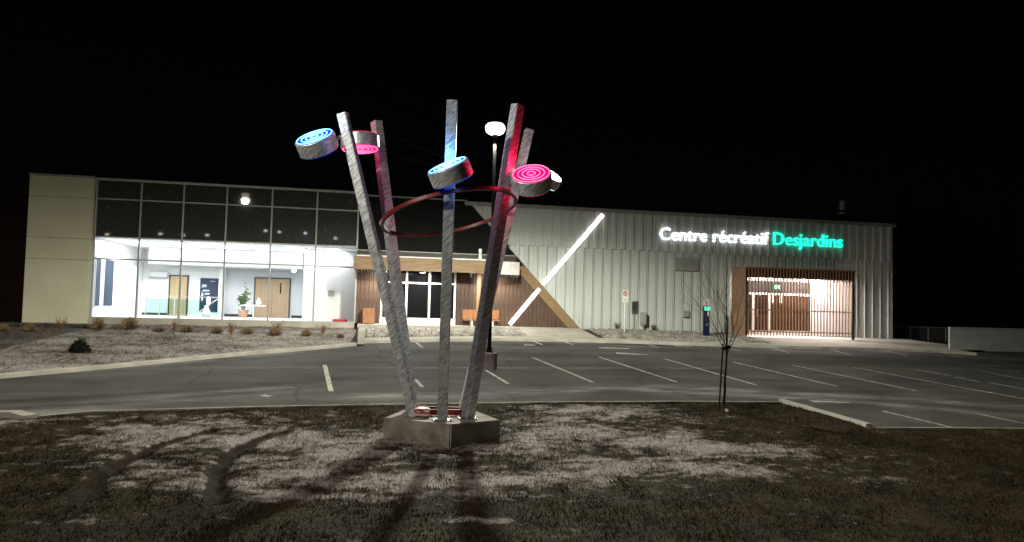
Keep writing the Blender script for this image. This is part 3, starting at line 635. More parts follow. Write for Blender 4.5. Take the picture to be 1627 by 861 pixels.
B((cl+.1, YC+.58, cz1+.302), (cr-.1, YC+.77, cz1+.34)).build('gutter_lip', M['trim'], CAN)
p = at_y(763, 402, YC); B((p.x-.07, YC-.03, cz1+.003), (p.x+.07, YC+.1, cz1+.55)).build('bracket', M['steel'], CAN)
ic = 0
for q in list(np.arange(cl+.2, cl+2.2, .13))+list(np.arange(cm-1.2, cr-.1, .11)):
    h = random.uniform(.06, .26); MB().lathe((q+random.uniform(-.03, .03), YC+.03, cz0), [(.016, .0), (.011, -h*.5), (.002, -h)], 6).build('icicle', M['ice'], CAN)
for q in (cl+1.4, (cl+cr)/2-.6, cr-1.2):
    MB().lathe((q, YC+.65, cz0+.03), [(.12, .0), (.12, .02)], 16).build('soffit_light', M['ceil_lamp'], CAN)
    l = bpy.data.lights.new('soffit_light', 'AREA'); l.shape = 'DISK'; l.size = .3; l.energy = 105; l.color = (1, .93, .84)
    o = bpy.data.objects.new('soffit_light', l); COL.objects.link(o); o.location = (q, YC+.65, cz0+.02)
pp = at_y(760, 470, 36.2); B((pp.x-.09, 36.15, 1.45), (pp.x+.09, 36.33, cz0+.049)).build('canopy_post', M['wood_tanv'], BLD)

# --- grey ribbed wall
xR = fx(1417, 450); zT = fz(1100, 340.5)+0; zMid = fz(1000, 397)
B((A.x+.05, YF+.2, 3.2), (xR-.02, 66, zT-.05)).build('hall_core', M['trim'], BLD)
B((xr-.3, YF+.14, 1.0), (xR-.02, 66, 3.21)).build('hall_core', M['trim'], BLD)
step = .478
PRO_L = [(0,-.06),(.03,-.06),(.06,.01),(.22,.0),(.24,.018),(.26,.0),(step-.03,.01),(step-.025,.07),(step,.07)]
PRO_U = [(0,.0),(.02,-.09),(.19,-.09),(.215,.0),(.33,-.0),(.345,-.03),(.375,-.03),(.39,.0),(step,.0)]
def ribbed(pro, zb, zt_):
    v = []; f = []
    for i, (x, d) in enumerate(pro):
        v += [(x, d, zb(x)), (x, d, zt_), (x, .10, zb(x)), (x, .10, zt_)]
        if i: a = 4*i-4; f += [(a, a+4, a+5, a+1), (a+1, a+5, a+7, a+3), (a+2, a+6, a+4, a)]
    n = len(v)-4; f += [(0, 1, 3, 2), (n, n+2, n+3, n+1)]
    return MB().add(v, f)
full = {}
xk = A.x-.2
while xk < xR-.1:
    for pro, lo, hi, nm in ((PRO_L, 1.1, zMid-.004, 'L'), (PRO_U, zMid+.004, zT-.06, 'U')):
        zb0 = zdiag(xk) if xk < xr else -9
        pw = [(min(q, xR-xk), d) for q, d in pro if q <= xR-xk+.001]
        if zb0 <= lo and len(pw) == len(pro):
            if nm not in full: full[nm] = ribbed(pro, lambda x: lo, hi).mesh('cladding_panel')
            link_mesh('cladding_panel', full[nm], M['cladding'], BLD, Vector((xk, YF, 0))-wpos(BLD))
        else:
            zb = (lambda x, xk=xk: max(lo, zdiag(xk+x))) if xk < xr else (lambda x: lo)
            if zb(pro[-1][0]) > hi-.15: continue
            pw = [(q, d) for q, d in pw if zb(q) < hi-.01]
            if len(pw) < 2: continue
            mb = ribbed(pw, zb, hi); mb.v = [(x+xk, y+YF, z) for x, y, z in mb.v]; mb.build('cladding_panel', M['cladding'], BLD)
    xk += step
B((A.x-.1, YF-.09, zT-.055), (xR+.18, YF+.4, zT+.05)).build('eave_trim', M['trim'], BLD)
B((A.x-.1, YF-.11, zT-.14), (xR+.18, YF-.072, zT-.056)).build('gutter', M['trim'], BLD)
p = at_y(742, 317, YF); q = at_y(755, 330, YF)
B((xR-.02, YF-.035, 1.1), (xR+.03, YF+.3, zT-.06)).build('corner_trim', M['trim'], BLD)
# wall louvre
a, b = at_y(1073, 409, YF-.12), at_y(1110, 431, YF-.12)
LV = B((a.x, YF-.12, b.z), (b.x, YF-.071, a.z)).build('louvre', M['trim'], BLD)
nn = 8
for i in range(nn):
    z = b.z+(a.z-b.z)*(i+.5)/nn; MB().beam((a.x+.02, YF-.135, z), (b.x-.02, YF-.135, z), .03, .045).build('slat', M['trim'], LV)
# portico back wall: door, glazing, bright wall
YP = YF-.08
g0, g1, g2 = fx(1187, 490), fx(1286, 490), fx(1352, 490); zpf = zw(fx(1230, 500))-.02; zlint = fz(1240, 467.5); ztop = fz(1240, 447)
E = B((g0, YP, zpf), (g1, YP+.02, ztop)).build('side_entrance', M['dark_int'], BLD)
B((g0, YP-.03, zpf+.003), (g1, YP-.003, zpf+.24)).build('kick_panel', M['white_metal'], E)
B((g0, YP-.05, zlint-.06), (g1, YP-.003, zlint+.05)).build('lintel', M['white_metal'], E)
for px in (1195.5, 1221): x = fx(px, 490); B((x-.09 if px < 1200 else x-.06, YP-.06, zpf+.241), (x+.06, YP-.003, zlint-.061)).build('door_post', M['white_metal'], E)
dl = B((fx(1199.5, 490), YP-.04, zpf+.25), (fx(1218, 490), YP-.004, zlint-.15)).build('door_leaf', M['pane_brown'], E)
B((fx(1202, 490), YP-.045, zpf+1.1), (fx(1216, 490), YP-.041, zlint-.25)).build('vision_glass', M['door_glass'], dl)
MB().tube([(fx(1200.5, 490), YP-.08, zpf+.95), (fx(1200.5, 490), YP-.08, zpf+1.35)], .02).build('handle', M['steel'], dl)
for k in range(5):
    x0_ = fx(1224+12.3*k, 490); x1_ = fx(1224+12.3*(k+1), 490); B((x0_+.02, YP-.02, zpf+.245), (x1_-.02, YP-.002, zlint-.065)).build('pane', M['pane_brown'], E)
for px in (1229, 1240.5):
    a = at_y(px, 474, YP-.03); B((a.x-.07, YP-.032, a.z-.24), (a.x+.07, YP-.022, a.z+.2)).build('notice', M['sign_white'], E)
B((g1+.004, YP-.02, zpf), (g2, YP+.02, ztop)).build('white_wall', M['white'], BLD)
# roof vents
def vent(px, pyb, pyt, Y, r, label):
    a, b = at_y(px, pyb, Y), at_y(px, pyt, Y); t = thing('roof_vent', a, label, 'roof vent'); h = b.z-a.z
    hm = M['steel'] if px > 1000 else M['dim_metal']
    MB().lathe(a, [(r*.8, -.25), (r*.75, h*.3)], 20).build('duct', M['dim_metal'], t, smooth=True)
    MB().lathe(a, [(r*1.3, h*.36), (r*1.3, h*.42)], 20).build('flange', hm, t)
    MB().lathe(a, [(r*.5, h*.301), (r*.5, h*.359)], 12).build('neck', M['dark_steel'], t)
    MB().lathe(a, [(r, h*.55), (r*1.02, h*.97), (r*.8, h)], 20).build('hood', hm, t)
    for k in range(4):
        q = math.pi/2*k+.6; MB().tube([a+Vector((math.cos(q)*r*.8, math.sin(q)*r*.8, h*.40)), a+Vector((math.cos(q)*r*.8, math.sin(q)*r*.8, h*.57))], .02, 6).build('stay', hm, t)
vent(1338, 352, 319, 38.0, .24, 'galvanised cylindrical roof vent above the right end of the grey wall')
vent(487, 299, 278, 40.0, .16, 'small dark roof vent above the glass lobby')
vent(100, 280, 252, 40.0, .18, 'small dark roof vent above the cream wall block')
# --- lit lettering, one mesh per letter
def lettering(body, p0, p1, mat, parent):
    cu = bpy.data.curves.new('lettering', 'FONT'); cu.body = body; cu.extrude = .02; cu.offset = .002; cu.space_character = 1.02; cu.resolution_u = 3
    o = bpy.data.objects.new('tmp', cu); COL.objects.link(o); dg = bpy.context.evaluated_depsgraph_get(); dg.update()
    me = bpy.data.meshes.new_from_object(o.evaluated_get(dg)); bpy.data.objects.remove(o)
    bm = bmesh.new(); bm.from_mesh(me); bmesh.ops.remove_doubles(bm, verts=bm.verts, dist=1e-5); bm.verts.ensure_lookup_table()
    seen = set(); isl = []
    for v in bm.verts:
        if v.index in seen: continue
        st = [v]; seen.add(v.index); grp = []
        while st:
            a = st.pop(); grp.append(a)
            for e in a.link_edges:
                b = e.other_vert(a)
                if b.index not in seen: seen.add(b.index); st.append(b)
        isl.append((min(a.co.x for a in grp), max(a.co.x for a in grp), {a.index for a in grp}))
    isl.sort(key=lambda q: q[0]); let = []
    for a, b, g in isl:
        if let and a < let[-1][1]-.03 and (min(b, let[-1][1])-a) > .5*min(b-a, let[-1][1]-let[-1][0]): let[-1] = (let[-1][0], max(b, let[-1][1]), let[-1][2] | g)
        else: let.append((a, b, g))
    xa_, xb_ = let[0][0], max(q[1] for q in let); s = (p1.x-p0.x)/(xb_-xa_)
    for a, b, g in let:
        fs = [f for f in bm.faces if f.verts[0].index in g]; idx = {}; V = []; F = []
        for f in fs:
            r_ = []
            for v in f.verts:
                if v.index not in idx:
                    idx[v.index] = len(V); V.append((p0.x+(v.co.x-xa_)*s, p0.y-.05-v.co.z*3.2, p0.z+v.co.y*s))
                r_.append(idx[v.index])
            F.append(r_)
        MB().add(V, F).build('letter', mat, parent)
    bm.free()
pz = fz(1130, 384, YF-.07)
SG = thing('building_sign', (fx(1190, 385), YF-.07, pz), 'illuminated wall lettering reading Centre récréatif Desjardins in white and teal', 'sign')
zb_ = fz(1060, 381, YF-.07)
lettering('Centre récréatif', Vector((fx(1047, 380), YF-.08, zb_)), Vector((fx(1219, 385), YF-.08, zb_)), M['letter_white'], SG)
lettering('Desjardins', Vector((fx(1227, 388), YF-.08, zb_)), Vector((fx(1336, 390), YF-.08, zb_)), M['letter_teal'], SG)
for dz in (.12, .42):
    B((fx(1047, 380), YF-.118, zb_+dz), (fx(1336, 390), YF-.08, zb_+dz+.035)).build('mounting_rail', M['trim'], SG)
# --- diagonal light bars
def bar(a, b, Y, label):
    a, b = at_y(*a, Y), at_y(*b, Y); t = thing('led_light_bar', (a+b)/2, label, 'light bar', 'diagonal light bars')
    MB().beam(a, b, .16, .05, (0, 1, 0)).build('housing', M['trim'], t)
    o = Vector((0, -.05, 0)); MB().beam(a+o, b+o, .20, .045, (0, 1, 0)).build('diffuser', M['led_white'], t, bevel=.015)
bar((957.5, 341), (862, 452.5), YF-.10, 'long upper diagonal white light bar on the grey ribbed wall')
bar((857, 458.5), (809.5, 515.5), YF+.07, 'short lower diagonal white light bar on the dark wood wall')

# ================================================================== OBJECTS
# --- slatted portico
YO = 35.0
q0, q1 = at_y(1185.5, 480, YO).x, at_y(1356, 480, YO).x; pzb = 1.24; pz1 = fz(1270, 429, YO); pz0 = fz(1270, 443, YO)
PT = thing('slatted_portico', ((q0+q1)/2, 35.7, pzb), 'reddish wooden slatted portico in front of the side entrance', 'portico')
B((q0-.05, YO, pzb), (q0, YF-.075, pz1+.02)).build('side_panel', M['wood_slat'], PT)
B((q0-.08, YO-.08, pz1+.021), (q1+.08, YF-.075, pz1+.09)).build('roof', M['wood_slat'], PT)
B((q0+.001, YO+.06, pz0), (q1, YO+.1, pz1+.02)).build('header', M['pane_brown'], PT)
B((q1-.05, YO-.02, pzb-.1), (q1+.05, YO+.059, pz1+.02)).build('post', M['dark_steel'], PT)
B((q0-.02, YO-.02, pzb-.1), (q0+.06, YO+.059, pz1+.02)).build('post', M['dark_steel'], PT)
me = B((-.022, 0, 0), (.022, .05, pz1-pzb-.05)).mesh('slat'); ns = 34
for i in range(ns): link_mesh('slat', me, M['wood_slat'], PT, Vector((q0+.14+(q1-q0-.24)*i/(ns-1), YO-.01, pzb+.06))-wpos(PT))
for py in (494, 528):
    z = fz(1270, py, YO); B((q0+.061, YO+.041, z-.03), (q1-.051, YO+.058, z+.03)).build('rail', M['wood_slat'], PT)
l = bpy.data.lights.new('portico_light', 'AREA'); l.shape = 'RECTANGLE'; l.size = 1.6; l.size_y = .3; l.energy = 380; l.color = (1, .9, .88)
o = bpy.data.objects.new('portico_light', l); COL.objects.link(o); o.location = ((q0+q1)/2+1.2, 35.75, pz1-.06)
B(((q0+q1)/2+.4, 35.6, pz1-.05), ((q0+q1)/2+2.0, 35.9, pz1+.019)).build('ceiling_lamp', M['ceil_lamp'], PT)
l = bpy.data.lights.new('portico_light', 'AREA'); l.shape = 'RECTANGLE'; l.size = 1.2; l.size_y = .3; l.energy = 190; l.color = (1, .9, .85)
o = bpy.data.objects.new('portico_light', l); COL.objects.link(o); o.location = (q0+1.6, 35.75, pz1-.06)
B((q0+1.0, 35.6, pz1-.05), (q0+2.2, 35.9, pz1+.019)).build('ceiling_lamp', M['ceil_lamp'], PT)
p = at_y(1236, 456, 36.2)
t = thing('exit_sign', p, 'small lit green exit sign under the portico roof', 'exit sign')
B((p.x-.17, 36.18, p.z-.10), (p.x+.17, 36.22, p.z+.10)).build('face', M['exit_green'], t)
B((p.x-.19, 36.221, p.z-.12), (p.x+.19, 36.26, p.z+.12)).build('case', M['dark_steel'], t)
MB().tube([(p.x, 36.24, p.z+.121), (p.x, 36.24, pz1+.019)], .012, 6).build('stem', M['dark_steel'], t)
MB().poly([(p.x-.06, 36.176, p.z-.05), (p.x+.01, 36.176, p.z-.05), (p.x+.07, 36.176, p.z+.0), (p.x+.01, 36.176, p.z+.05), (p.x-.06, 36.176, p.z+.05)], (0, .003, 0)).build('running_mark', M['sign_white'], t)

# --- lot lamps
def batwing(light):
    light.use_nodes = True; t = light.node_tree; em = t.nodes['Emission']; tc = t.nodes.new('ShaderNodeTexCoord'); sp = t.nodes.new('ShaderNodeSeparateXYZ'); r = t.nodes.new('ShaderNodeValToRGB')
    mr = t.nodes.new('ShaderNodeMapRange'); mr.inputs['From Min'].default_value = -1; mr.inputs['From Max'].default_value = 1
    t.links.new(tc.outputs['Normal'], sp.inputs[0]); t.links.new(sp.outputs['Z'], mr.inputs[0]); t.links.new(mr.outputs[0], r.inputs[0]); t.links.new(r.outputs[0], em.inputs['Strength'])
    e = r.color_ramp.elements; e[0].position = 0; e[0].color = (.16,.16,.16,1); e[1].position = 1; e[1].color = (0,0,0,1)
    for p, v in ((.08, .22), (.16, .48), (.25, .9), (.33, 1.0), (.39, .62), (.44, .17), (.49, .04), (.56, .0)):
        q = e.new(p); q.color = (v, v, v, 1)
def lot_lamp(foot, H, watts, label, colr=(.98, .97, .82)):
    t = thing('lot_lamp', foot, label, 'street lamp', 'parking lot lamps'); f = Vector(foot)
    MB().lathe(f, [(.26, -.2), (.26, .50), (.24, .53)], 24).build('concrete_footing', M['conc_base'], t)
    MB().lathe(f, [(.15, .531), (.15, .56), (.09, .57), (.09, .70), (.066, .705), (.05, H-.12), (.05, H)], 16).build('pole', M['pole_black'], t)
    c = f+Vector((0, 0, H))
    MB().lathe(c, [(.07, .0), (.09, .04), (.09, .10)], 16).build('collar', M['dark_steel'], t)
    MB().lathe(c, [(.09, .101), (.20, .12), (.28, .18), (.32, .26), (.325, .33), (.30, .41), (.24, .46)], 28).build('lens', M['lamp_lens'], t, smooth=True)
    MB().lathe(c, [(.245, .461), (.27, .47), (.25, .50), (.12, .53), (.02, .54)], 28).build('cap', M['dark_steel'], t)
    l = bpy.data.lights.new('lot_lamp_light', 'POINT'); l.energy = watts; l.shadow_soft_size = .26; l.color = colr; batwing(l)
    o = bpy.data.objects.new('lot_lamp_light', l); COL.objects.link(o); o.location = c+Vector((0, 0, -.18)); return t
lf = on_lot(776.5, 586); lh = at_y(780, 204, lf.y)
lot_lamp(lf, lh.z-lf.z-.30, 13600, 'tall dark lamp post with glowing round head behind the sculpture')
# the second lamp, out of frame on the left; the upper lobby glass mirrors it
d = ray(390, 310); k = (YF-EYE.y)/d.y; hp = EYE+d*k; r_ = Vector((d.x, -d.y, d.z)); s_ = (YF-7.0)/d.y; hp2 = hp+r_*s_
lot_lamp(Vector((hp2.x, hp2.y, z_lot(0, hp2.y))), hp2.z-z_lot(0, hp2.y)-.30, 9600, 'taller lamp post left of the view, mirrored in the upper lobby glass', (1, .93, .77))
# far street lamps behind the viewer; the dark upper panes mirror them as sparks
for i, (px, py, cl_) in enumerate(((170,373,(1,.75,.5)), (255,372,(1,.8,.6)), (291,374,(1,.85,.7)), (329,374,(1,.9,.8)), (422,367,(.75,.9,1)), (444,369,(.75,.9,1)), (485,371,(.9,.95,1)), (533,379,(.9,.95,1)))):
    d = ray(px, py); hp = EYE+d*((YF-EYE.y)/d.y); q = hp+Vector((d.x, -d.y, d.z))*((YF+58)/d.y)
    t = thing('far_street_lamp', (q.x, q.y, -3.4), 'far street lamp mirrored as the %s spark from the left in lobby glass' % ['first','second','third','fourth','fifth','sixth','seventh','eighth'][i], 'street lamp', 'far street lamps')
    MB().lathe((q.x, q.y, -3.6), [(.10, 0), (.06, q.z+3.5)], 8).build('pole', M['dim_metal'], t)
    MB().lathe((q.x, q.y, q.z), [(.05, -.08), (.26, -.06), (.30, .06), (.12, .22)], 12).build('lens', emat('far_lamp_lens', cl_, 24), t)

# --- sculpture
sb = on_lawn(702, 692); SD = (sb-EYE).dot(fw)
def sp(px, py, dd=0.0): return at_d(px, py, SD+dd)
zg = z_lawn0(sb.x, sb.y); ztopb = at_d(715, 672, SD-.75).z
SCU = thing('sculpture', (sb.x, sb.y, zg), 'sculpture of five leaning brushed metal posts with glowing pucks on concrete base', 'sculpture')
cor = [at_d(715, 708, SD-.92), at_d(794, 702, SD-.25), at_d(757, 690, SD+.85), at_d(640, 690, SD+.80), at_d(608, 700, SD-.35)]
zb0 = zg-.25; k = MB(); pts = [(c.x, c.y, zb0) for c in cor]; k.poly(pts, (0, 0, ztopb-zb0)).build('concrete_base', M['conc_base'], SCU, bevel=.02)
POST = {'a': ((659, 652, -.1), (544, 180, -.35), .172, R(-12)), 'b': ((655, 650, .35), (598, 193, .95), .185, R(38)), 'c': ((703, 660, -.45), (718.5, 159, -1.15), .185, R(3)),
        'd': ((743, 662, -.2), (823, 166, -.25), .195, R(40)), 'e': ((735, 652, .4), (841, 206, 1.1), .175, R(12))}
PW = {}
for kx, (b, t, w_, rl) in POST.items():
    b_ = sp(*b); b_.z = ztopb+.012; t_ = sp(*t); PW[kx] = (b_, t_)
    ax = (t_-b_).normalized(); s1 = ax.cross(-r0.cross(Vector((0,0,1)))).normalized()
    s1 = (r0-ax*r0.dot(ax)).normalized(); s2 = ax.cross(s1); c1 = s1*math.cos(rl)+s2*math.sin(rl); c2 = -s1*math.sin(rl)+s2*math.cos(rl); h = w_/2
    V = []
    for p in (b_, t_):
        for sa, sb_ in ((-1,-1),(1,-1),(1,1),(-1,1)): V.append(p+c1*h*sa+c2*h*sb_)
    me = MB().add(V, [(3,2,1,0),(4,5,6,7),(0,1,5,4),(1,2,6,5),(2,3,7,6),(3,0,4,7)])
    po = me.build('post', M['brushed'], SCU, bevel=.012)
    B((b_.x-.17, b_.y-.17, ztopb+.001), (b_.x+.17, b_.y+.17, ztopb+.022)).build('base_plate', M['steel'], po)
    for sx_, sy_ in ((-1,-1),(1,-1),(1,1),(-1,1)): MB().lathe((b_.x+sx_*.14, b_.y+sy_*.14, ztopb+.023), [(.016, 0), (.016, .03)], 6).build('bolt', M['steel'], po)
def puck_mats(nm, c_disc, s_disc, c_loop, s_loop): return emat(nm+'_face', c_disc, s_disc), emat(nm+'_loop', c_loop, s_loop)
PM = {'blue': puck_mats('blue', (.0,.06,.62), .9, (.30,.75,1.0), 2.4), 'pink': puck_mats('pink', (1,.0,.12), .85, (1,.16,.40), 2.2), 'white': puck_mats('white', (.6,.75,1), 3, (.9,.95,1), 9)}
def puck(cpx, dd, roll, tilt, col, post, frac, r=.37, th=.27, dn=False):
    c = sp(*cpx, dd); tc_ = (EYE-c); tc_.z = 0; tc_.normalize(); side = Vector((0, 0, 1)).cross(tc_)*-1   # side ~ screen right
    n = Vector((0, 0, 1))*math.cos(tilt)+tc_*math.sin(tilt)
    scr = r0; n = (n*math.cos(roll)-scr*math.sin(roll)).normalized()
    if dn: n = (-n)
    P = MB().lathe(c, [(r*.97, -th/2), (r, -th/2+.015), (r, th/2-.006), (r*.985, th/2)], 40, n).build('puck', M['brushed'], SCU)
    f = MB().lathe(c, [(r*.93, th/2+.001), (r*.93, th/2+.012)], 40, n).build('lit_face', PM[col][0], P)
    ax = n; s1 = ax.orthogonal().normalized(); s2 = ax.cross(s1)
    for rr in (.90, .66, .44, .20):
        k = MB(); N_ = 40; R_ = r*rr; tr = .010; ctr = c+ax*(th/2+.016)
        for i in range(N_):
            a = 2*math.pi*i/N_; e = s1*math.cos(a)+s2*math.sin(a)
            for j in range(5):
                b = 2*math.pi*j/5; k.v.append(tuple(ctr+e*(R_+tr*math.cos(b))+ax*tr*math.sin(b)))
        for i in range(N_):
            for j in range(5): k.f.append((i*5+j, ((i+1) % N_)*5+j, ((i+1) % N_)*5+(j+1) % 5, i*5+(j+1) % 5))
        k.build('light_loop', PM[col][1], P)
    MB().lathe(c, [(r*.93, -th/2-.012), (r*.93, -th/2-.001)], 40, n).build('lit_face', PM[col][0], P)
    for sg in (1, -1):
        l = bpy.data.lights.new('puck_light', 'POINT'); l.energy = {'blue': 13, 'pink': 24, 'white': 8}[col]*(1 if (sg == 1) or dn else .10)*(.16 if dn else 1); l.color = {'blue': (.12, .45, 1), 'pink': (1, .01, .06), 'white': (.8, .9, 1)}[col]; l.shadow_soft_size = .12
        o = bpy.data.objects.new('puck_light', l); COL.objects.link(o); o.location = c+n*sg*(th/2+.2)
    b_, t_ = PW[post]; a = b_.lerp(t_, frac); MB().beam(a, c+(a-c).normalized()*r*.9, .06, .06).build('arm', M['brushed'], P)
    return P
puck((504, 229), -.40, R(22), R(34), 'blue', 'a', .93)
puck((572, 226), .55, R(4), R(-2), 'pink', 'b', .90, dn=True, th=.25)
puck((716, 275), -1.35, R(24), R(22), 'blue', 'c', .75)
puck((845, 287), -.45, R(6), R(37), 'pink', 'd', .74)
puck((868, 283), .75, R(-30), R(25), 'white', 'e', .82, r=.30, th=.2)
# red ring held inside the posts
ctr = sp(714, 339, .05); R_ = 1.28
e1 = (r0*math.cos(R(14))+Vector((0, 0, 1))*math.sin(R(14))).normalized(); fwd = Vector((fw.x, fw.y, 0)).normalized()
e2 = (fwd*math.cos(R(-9))+Vector((0, 0, 1))*math.sin(R(-9))); e2 = (e2-e1*e2.dot(e1)).normalized(); e3 = e1.cross(e2)
k = MB(); N_ = 96
for i in range(N_):
    a = 2*math.pi*i/N_; e = e1*math.cos(a)+e2*math.sin(a)
    for dr, dz in ((-.034,-.03),(.034,-.03),(.034,.03),(-.034,.03)): k.v.append(tuple(ctr+e*(R_+dr)+e3*dz))
for i in range(N_):
    for j in range(4): k.f.append((i*4+j, ((i+1) % N_)*4+j, ((i+1) % N_)*4+(j+1) % 4, i*4+(j+1) % 4))
k.build('ring', M['red_steel'], SCU, bevel=.0)
# low red tie frame between the post feet, and the light box with its reflection painted on
tie = [PW[q][0]+Vector((0, 0, .13)) for q in 'badecb'][:0]
b0_, b1_ = sp(672, 648, .45), sp(735, 650, .45)
for a, b in ((sp(664, 649, .45), sp(742, 651, .45)), (sp(742, 655, .1), sp(664, 654, .1))): MB().beam(a, b, .08, .10).build('tie_bar', M['red_steel'], SCU)
p = sp(669, 656, -.15)
LB = B((p.x-.13, p.y-.10, ztopb+.023), (p.x+.16, p.y+.10, ztopb+.17)).build('light_box', pmat('red_reflection_sheet', (.80,.66,.66), (.42,.07,.09), 9, .45, stretch=(1,1,3), rot=(0,R(40),0), contrast=(.45,.55)), SCU, bevel=.01)  # red striped reflection on the sheet metal painted into its colour
MB().lathe((p.x+.02, p.y, ztopb+.171), [(.07, 0), (.07, .012)], 16).build('lens', emat('box_lens', (1, .85, .86), 1.5), LB)
l = bpy.data.lights.new('box_spot', 'SPOT'); l.energy = 9; l.spot_size = R(80); l.spot_blend = .8; l.color = (1, .86, .85); l.shadow_soft_size = .05
o = bpy.data.objects.new('box_spot', l); COL.objects.link(o); o.location = (p.x+.02, p.y, ztopb+.21); o.rotation_euler = (R(180), R(6), 0)
# thin cables strung between posts and pucks
def cable(a, b, sag):
    MB().tube([a.lerp(b, i/10)+Vector((0, 0, -sag*4*(i/10)*(1-i/10))) for i in range(11)], .004, 5).build('cable', M['pole_black'], SCU)
cable(PW['b'][0].lerp(PW['b'][1], .985), PW['c'][0].lerp(PW['c'][1], .82), .04); cable(PW['a'][0].lerp(PW['a'][1], .95), PW['b'][0].lerp(PW['b'][1], .985), .03)
cable(PW['c'][0].lerp(PW['c'][1], .82), PW['d'][0].lerp(PW['d'][1], .78), .06); cable(PW['b'][0].lerp(PW['b'][1], .9), PW['c'][0].lerp(PW['c'][1], .80), .05)

# --- bench, bin, post signs
a, b = at_y(735.5, 500, 36.0), at_y(793, 500, 36.0); t = thing('bench', ((a.x+b.x)/2, 35.9, 1.45), 'orange wood slat bench with white legs against the dark wood wall', 'bench')
zb1, zb2 = fz(750, 507, 36.0), fz(750, 492, 36.0)
for i in range(5):
    z = zb1+(zb2-zb1)*(i+.5)/5; B((a.x, 36.08, z-.042), (b.x, 36.12, z+.042)).build('backrest_slat', M['wood_orange'], t, bevel=.006)
for i in range(4): B((a.x, 35.62+i*.11, zb1-.06), (b.x, 35.71+i*.11, zb1-.02)).build('seat_slat', M['wood_orange'], t, bevel=.006)
for x in (a.x+.4, b.x-.35):
    B((x-.04, 35.66, 1.448), (x+.04, 35.74, zb1-.061)).build('leg', M['white_metal'], t); B((x-.04, 36.121, 1.448), (x+.04, 36.19, zb2-.05)).build('leg', M['white_metal'], t)
    B((x-.035, 35.741, zb1-.10), (x+.035, 36.12, zb1-.061)).build('bracket', M['white_metal'], t)
a, b = at_y(576.5, 500, 36.0), at_y(595, 500, 36.0); zt_ = fz(586, 489.5, 36.0)
t = thing('litter_bin', ((a.x+b.x)/2, 36.1, 1.45), 'orange wooden box litter bin left of the entrance door', 'litter bin')
B((a.x+.02, 35.87, 1.50), (b.x-.02, 36.38, zt_-.03)).build('body', M['wood_orange'], t)
for i in range(5): w_ = (b.x-a.x)/5; B((a.x+i*w_+.004, 35.845, 1.49), (a.x+(i+1)*w_-.004, 35.869, zt_-.03)).build('slat', M['wood_orange'], t)
B((a.x-.01, 35.83, zt_-.028), (b.x+.01, 36.40, zt_)).build('lid', M['wood_orange'], t, bevel=.008)
for x in (a.x+.05, b.x-.05): B((x-.03, 35.9, 1.447), (x+.03, 36.35, 1.499)).build('foot', M['dark_steel'], t)
def wallz(x, y): # ground height near the wall
    f_ = (y-yM(x))/(36.6-yM(x)); return zM(x)+(zw(x)-zM(x))*min(1, max(0, f_))-.02
# no-parking sign
p = at_y(993.5, 470, 35.2); zt_, zb1 = fz(993.5, 461, 35.2), fz(993.5, 480, 35.2); t = thing('parking_sign', (p.x, 35.2, wallz(p.x, 35.2)), 'white parking sign with red ring and arrow on a thin post', 'sign')
MB().tube([(p.x, 35.24, wallz(p.x, 35.2)-.1), (p.x, 35.24, zt_-.02)], .025, 8).build('post', M['white_metal'], t)
pl = B((p.x-.16, 35.19, zb1), (p.x+.16, 35.205, zt_)).build('plate', M['sign_white'], t, bevel=.004)
zc_ = zt_-.17; k = MB(); N_ = 24
for i in range(N_):
    a = 2*math.pi*i/N_
    for rr in (.085, .12): k.v.append((p.x+math.cos(a)*rr, 35.186, zc_+math.sin(a)*rr))
for i in range(N_): j = (i+1) % N_; k.f.append((2*i, 2*i+1, 2*j+1, 2*j))
k.build('red_ring', M['sign_red'], pl)
MB().beam((p.x-.075, 35.185, zc_+.075), (p.x+.075, 35.185, zc_-.075), .03, .003, (0, 1, 0)).build('red_bar', M['sign_red'], pl)
MB().box((p.x-.03, 35.186, zc_-.05), (p.x-.008, 35.188, zc_+.06)).box((p.x-.0079, 35.186, zc_+.038), (p.x+.035, 35.188, zc_+.06)).box((p.x-.0079, 35.186, zc_-.0), (p.x+.035, 35.188, zc_+.02)).build('letter_p', M['sign_black'], pl)
MB().poly([(p.x-.09, 35.186, zb1+.15), (p.x, 35.186, zb1+.06), (p.x+.09, 35.186, zb1+.15), (p.x+.09, 35.186, zb1+.19), (p.x, 35.186, zb1+.10), (p.x-.09, 35.186, zb1+.19)], (0, .002, 0)).build('arrow', M['sign_green'], pl)
# blue charging post
p = at_y(1122, 510, 34.7); gz_ = zM(p.x)-.0; zt_ = fz(1122, 475, 34.7); zs = fz(1122, 485, 34.7)
p = Vector((p.x, 34.7, 0)); t = thing('charging_post', (p.x, 34.7, gz_), 'narrow dark navy post with white sign and green light on the sidewalk', 'charging post')
bd = B((p.x-.15, 34.6, gz_-.02), (p.x+.15, 34.8, zs-.02)).build('body', M['navy'], t, bevel=.03)
pl = B((p.x-.14, 34.68, zs+.0), (p.x+.14, 34.70, zt_)).build('sign_plate', M['sign_white'], t)
B((p.x-.04, 34.676, zs+.1), (p.x+.04, 34.679, zs+.17)).build('symbol', M['sign_black'], pl)
B((p.x-.145, 34.592, zs-.26), (p.x+.145, 34.599, zs-.06)).build('light_band', M['sign_teal'], bd)
B((p.x+.02, 34.593, zs-.52), (p.x+.09, 34.599, zs-.28)).build('screen', M['sign_white'], bd)
MB().lathe((p.x, 34.598, gz_+.75), [(.06, 0), (.06, .008)], 16, (0, -1, 0)).build('socket', M['steel'], bd)
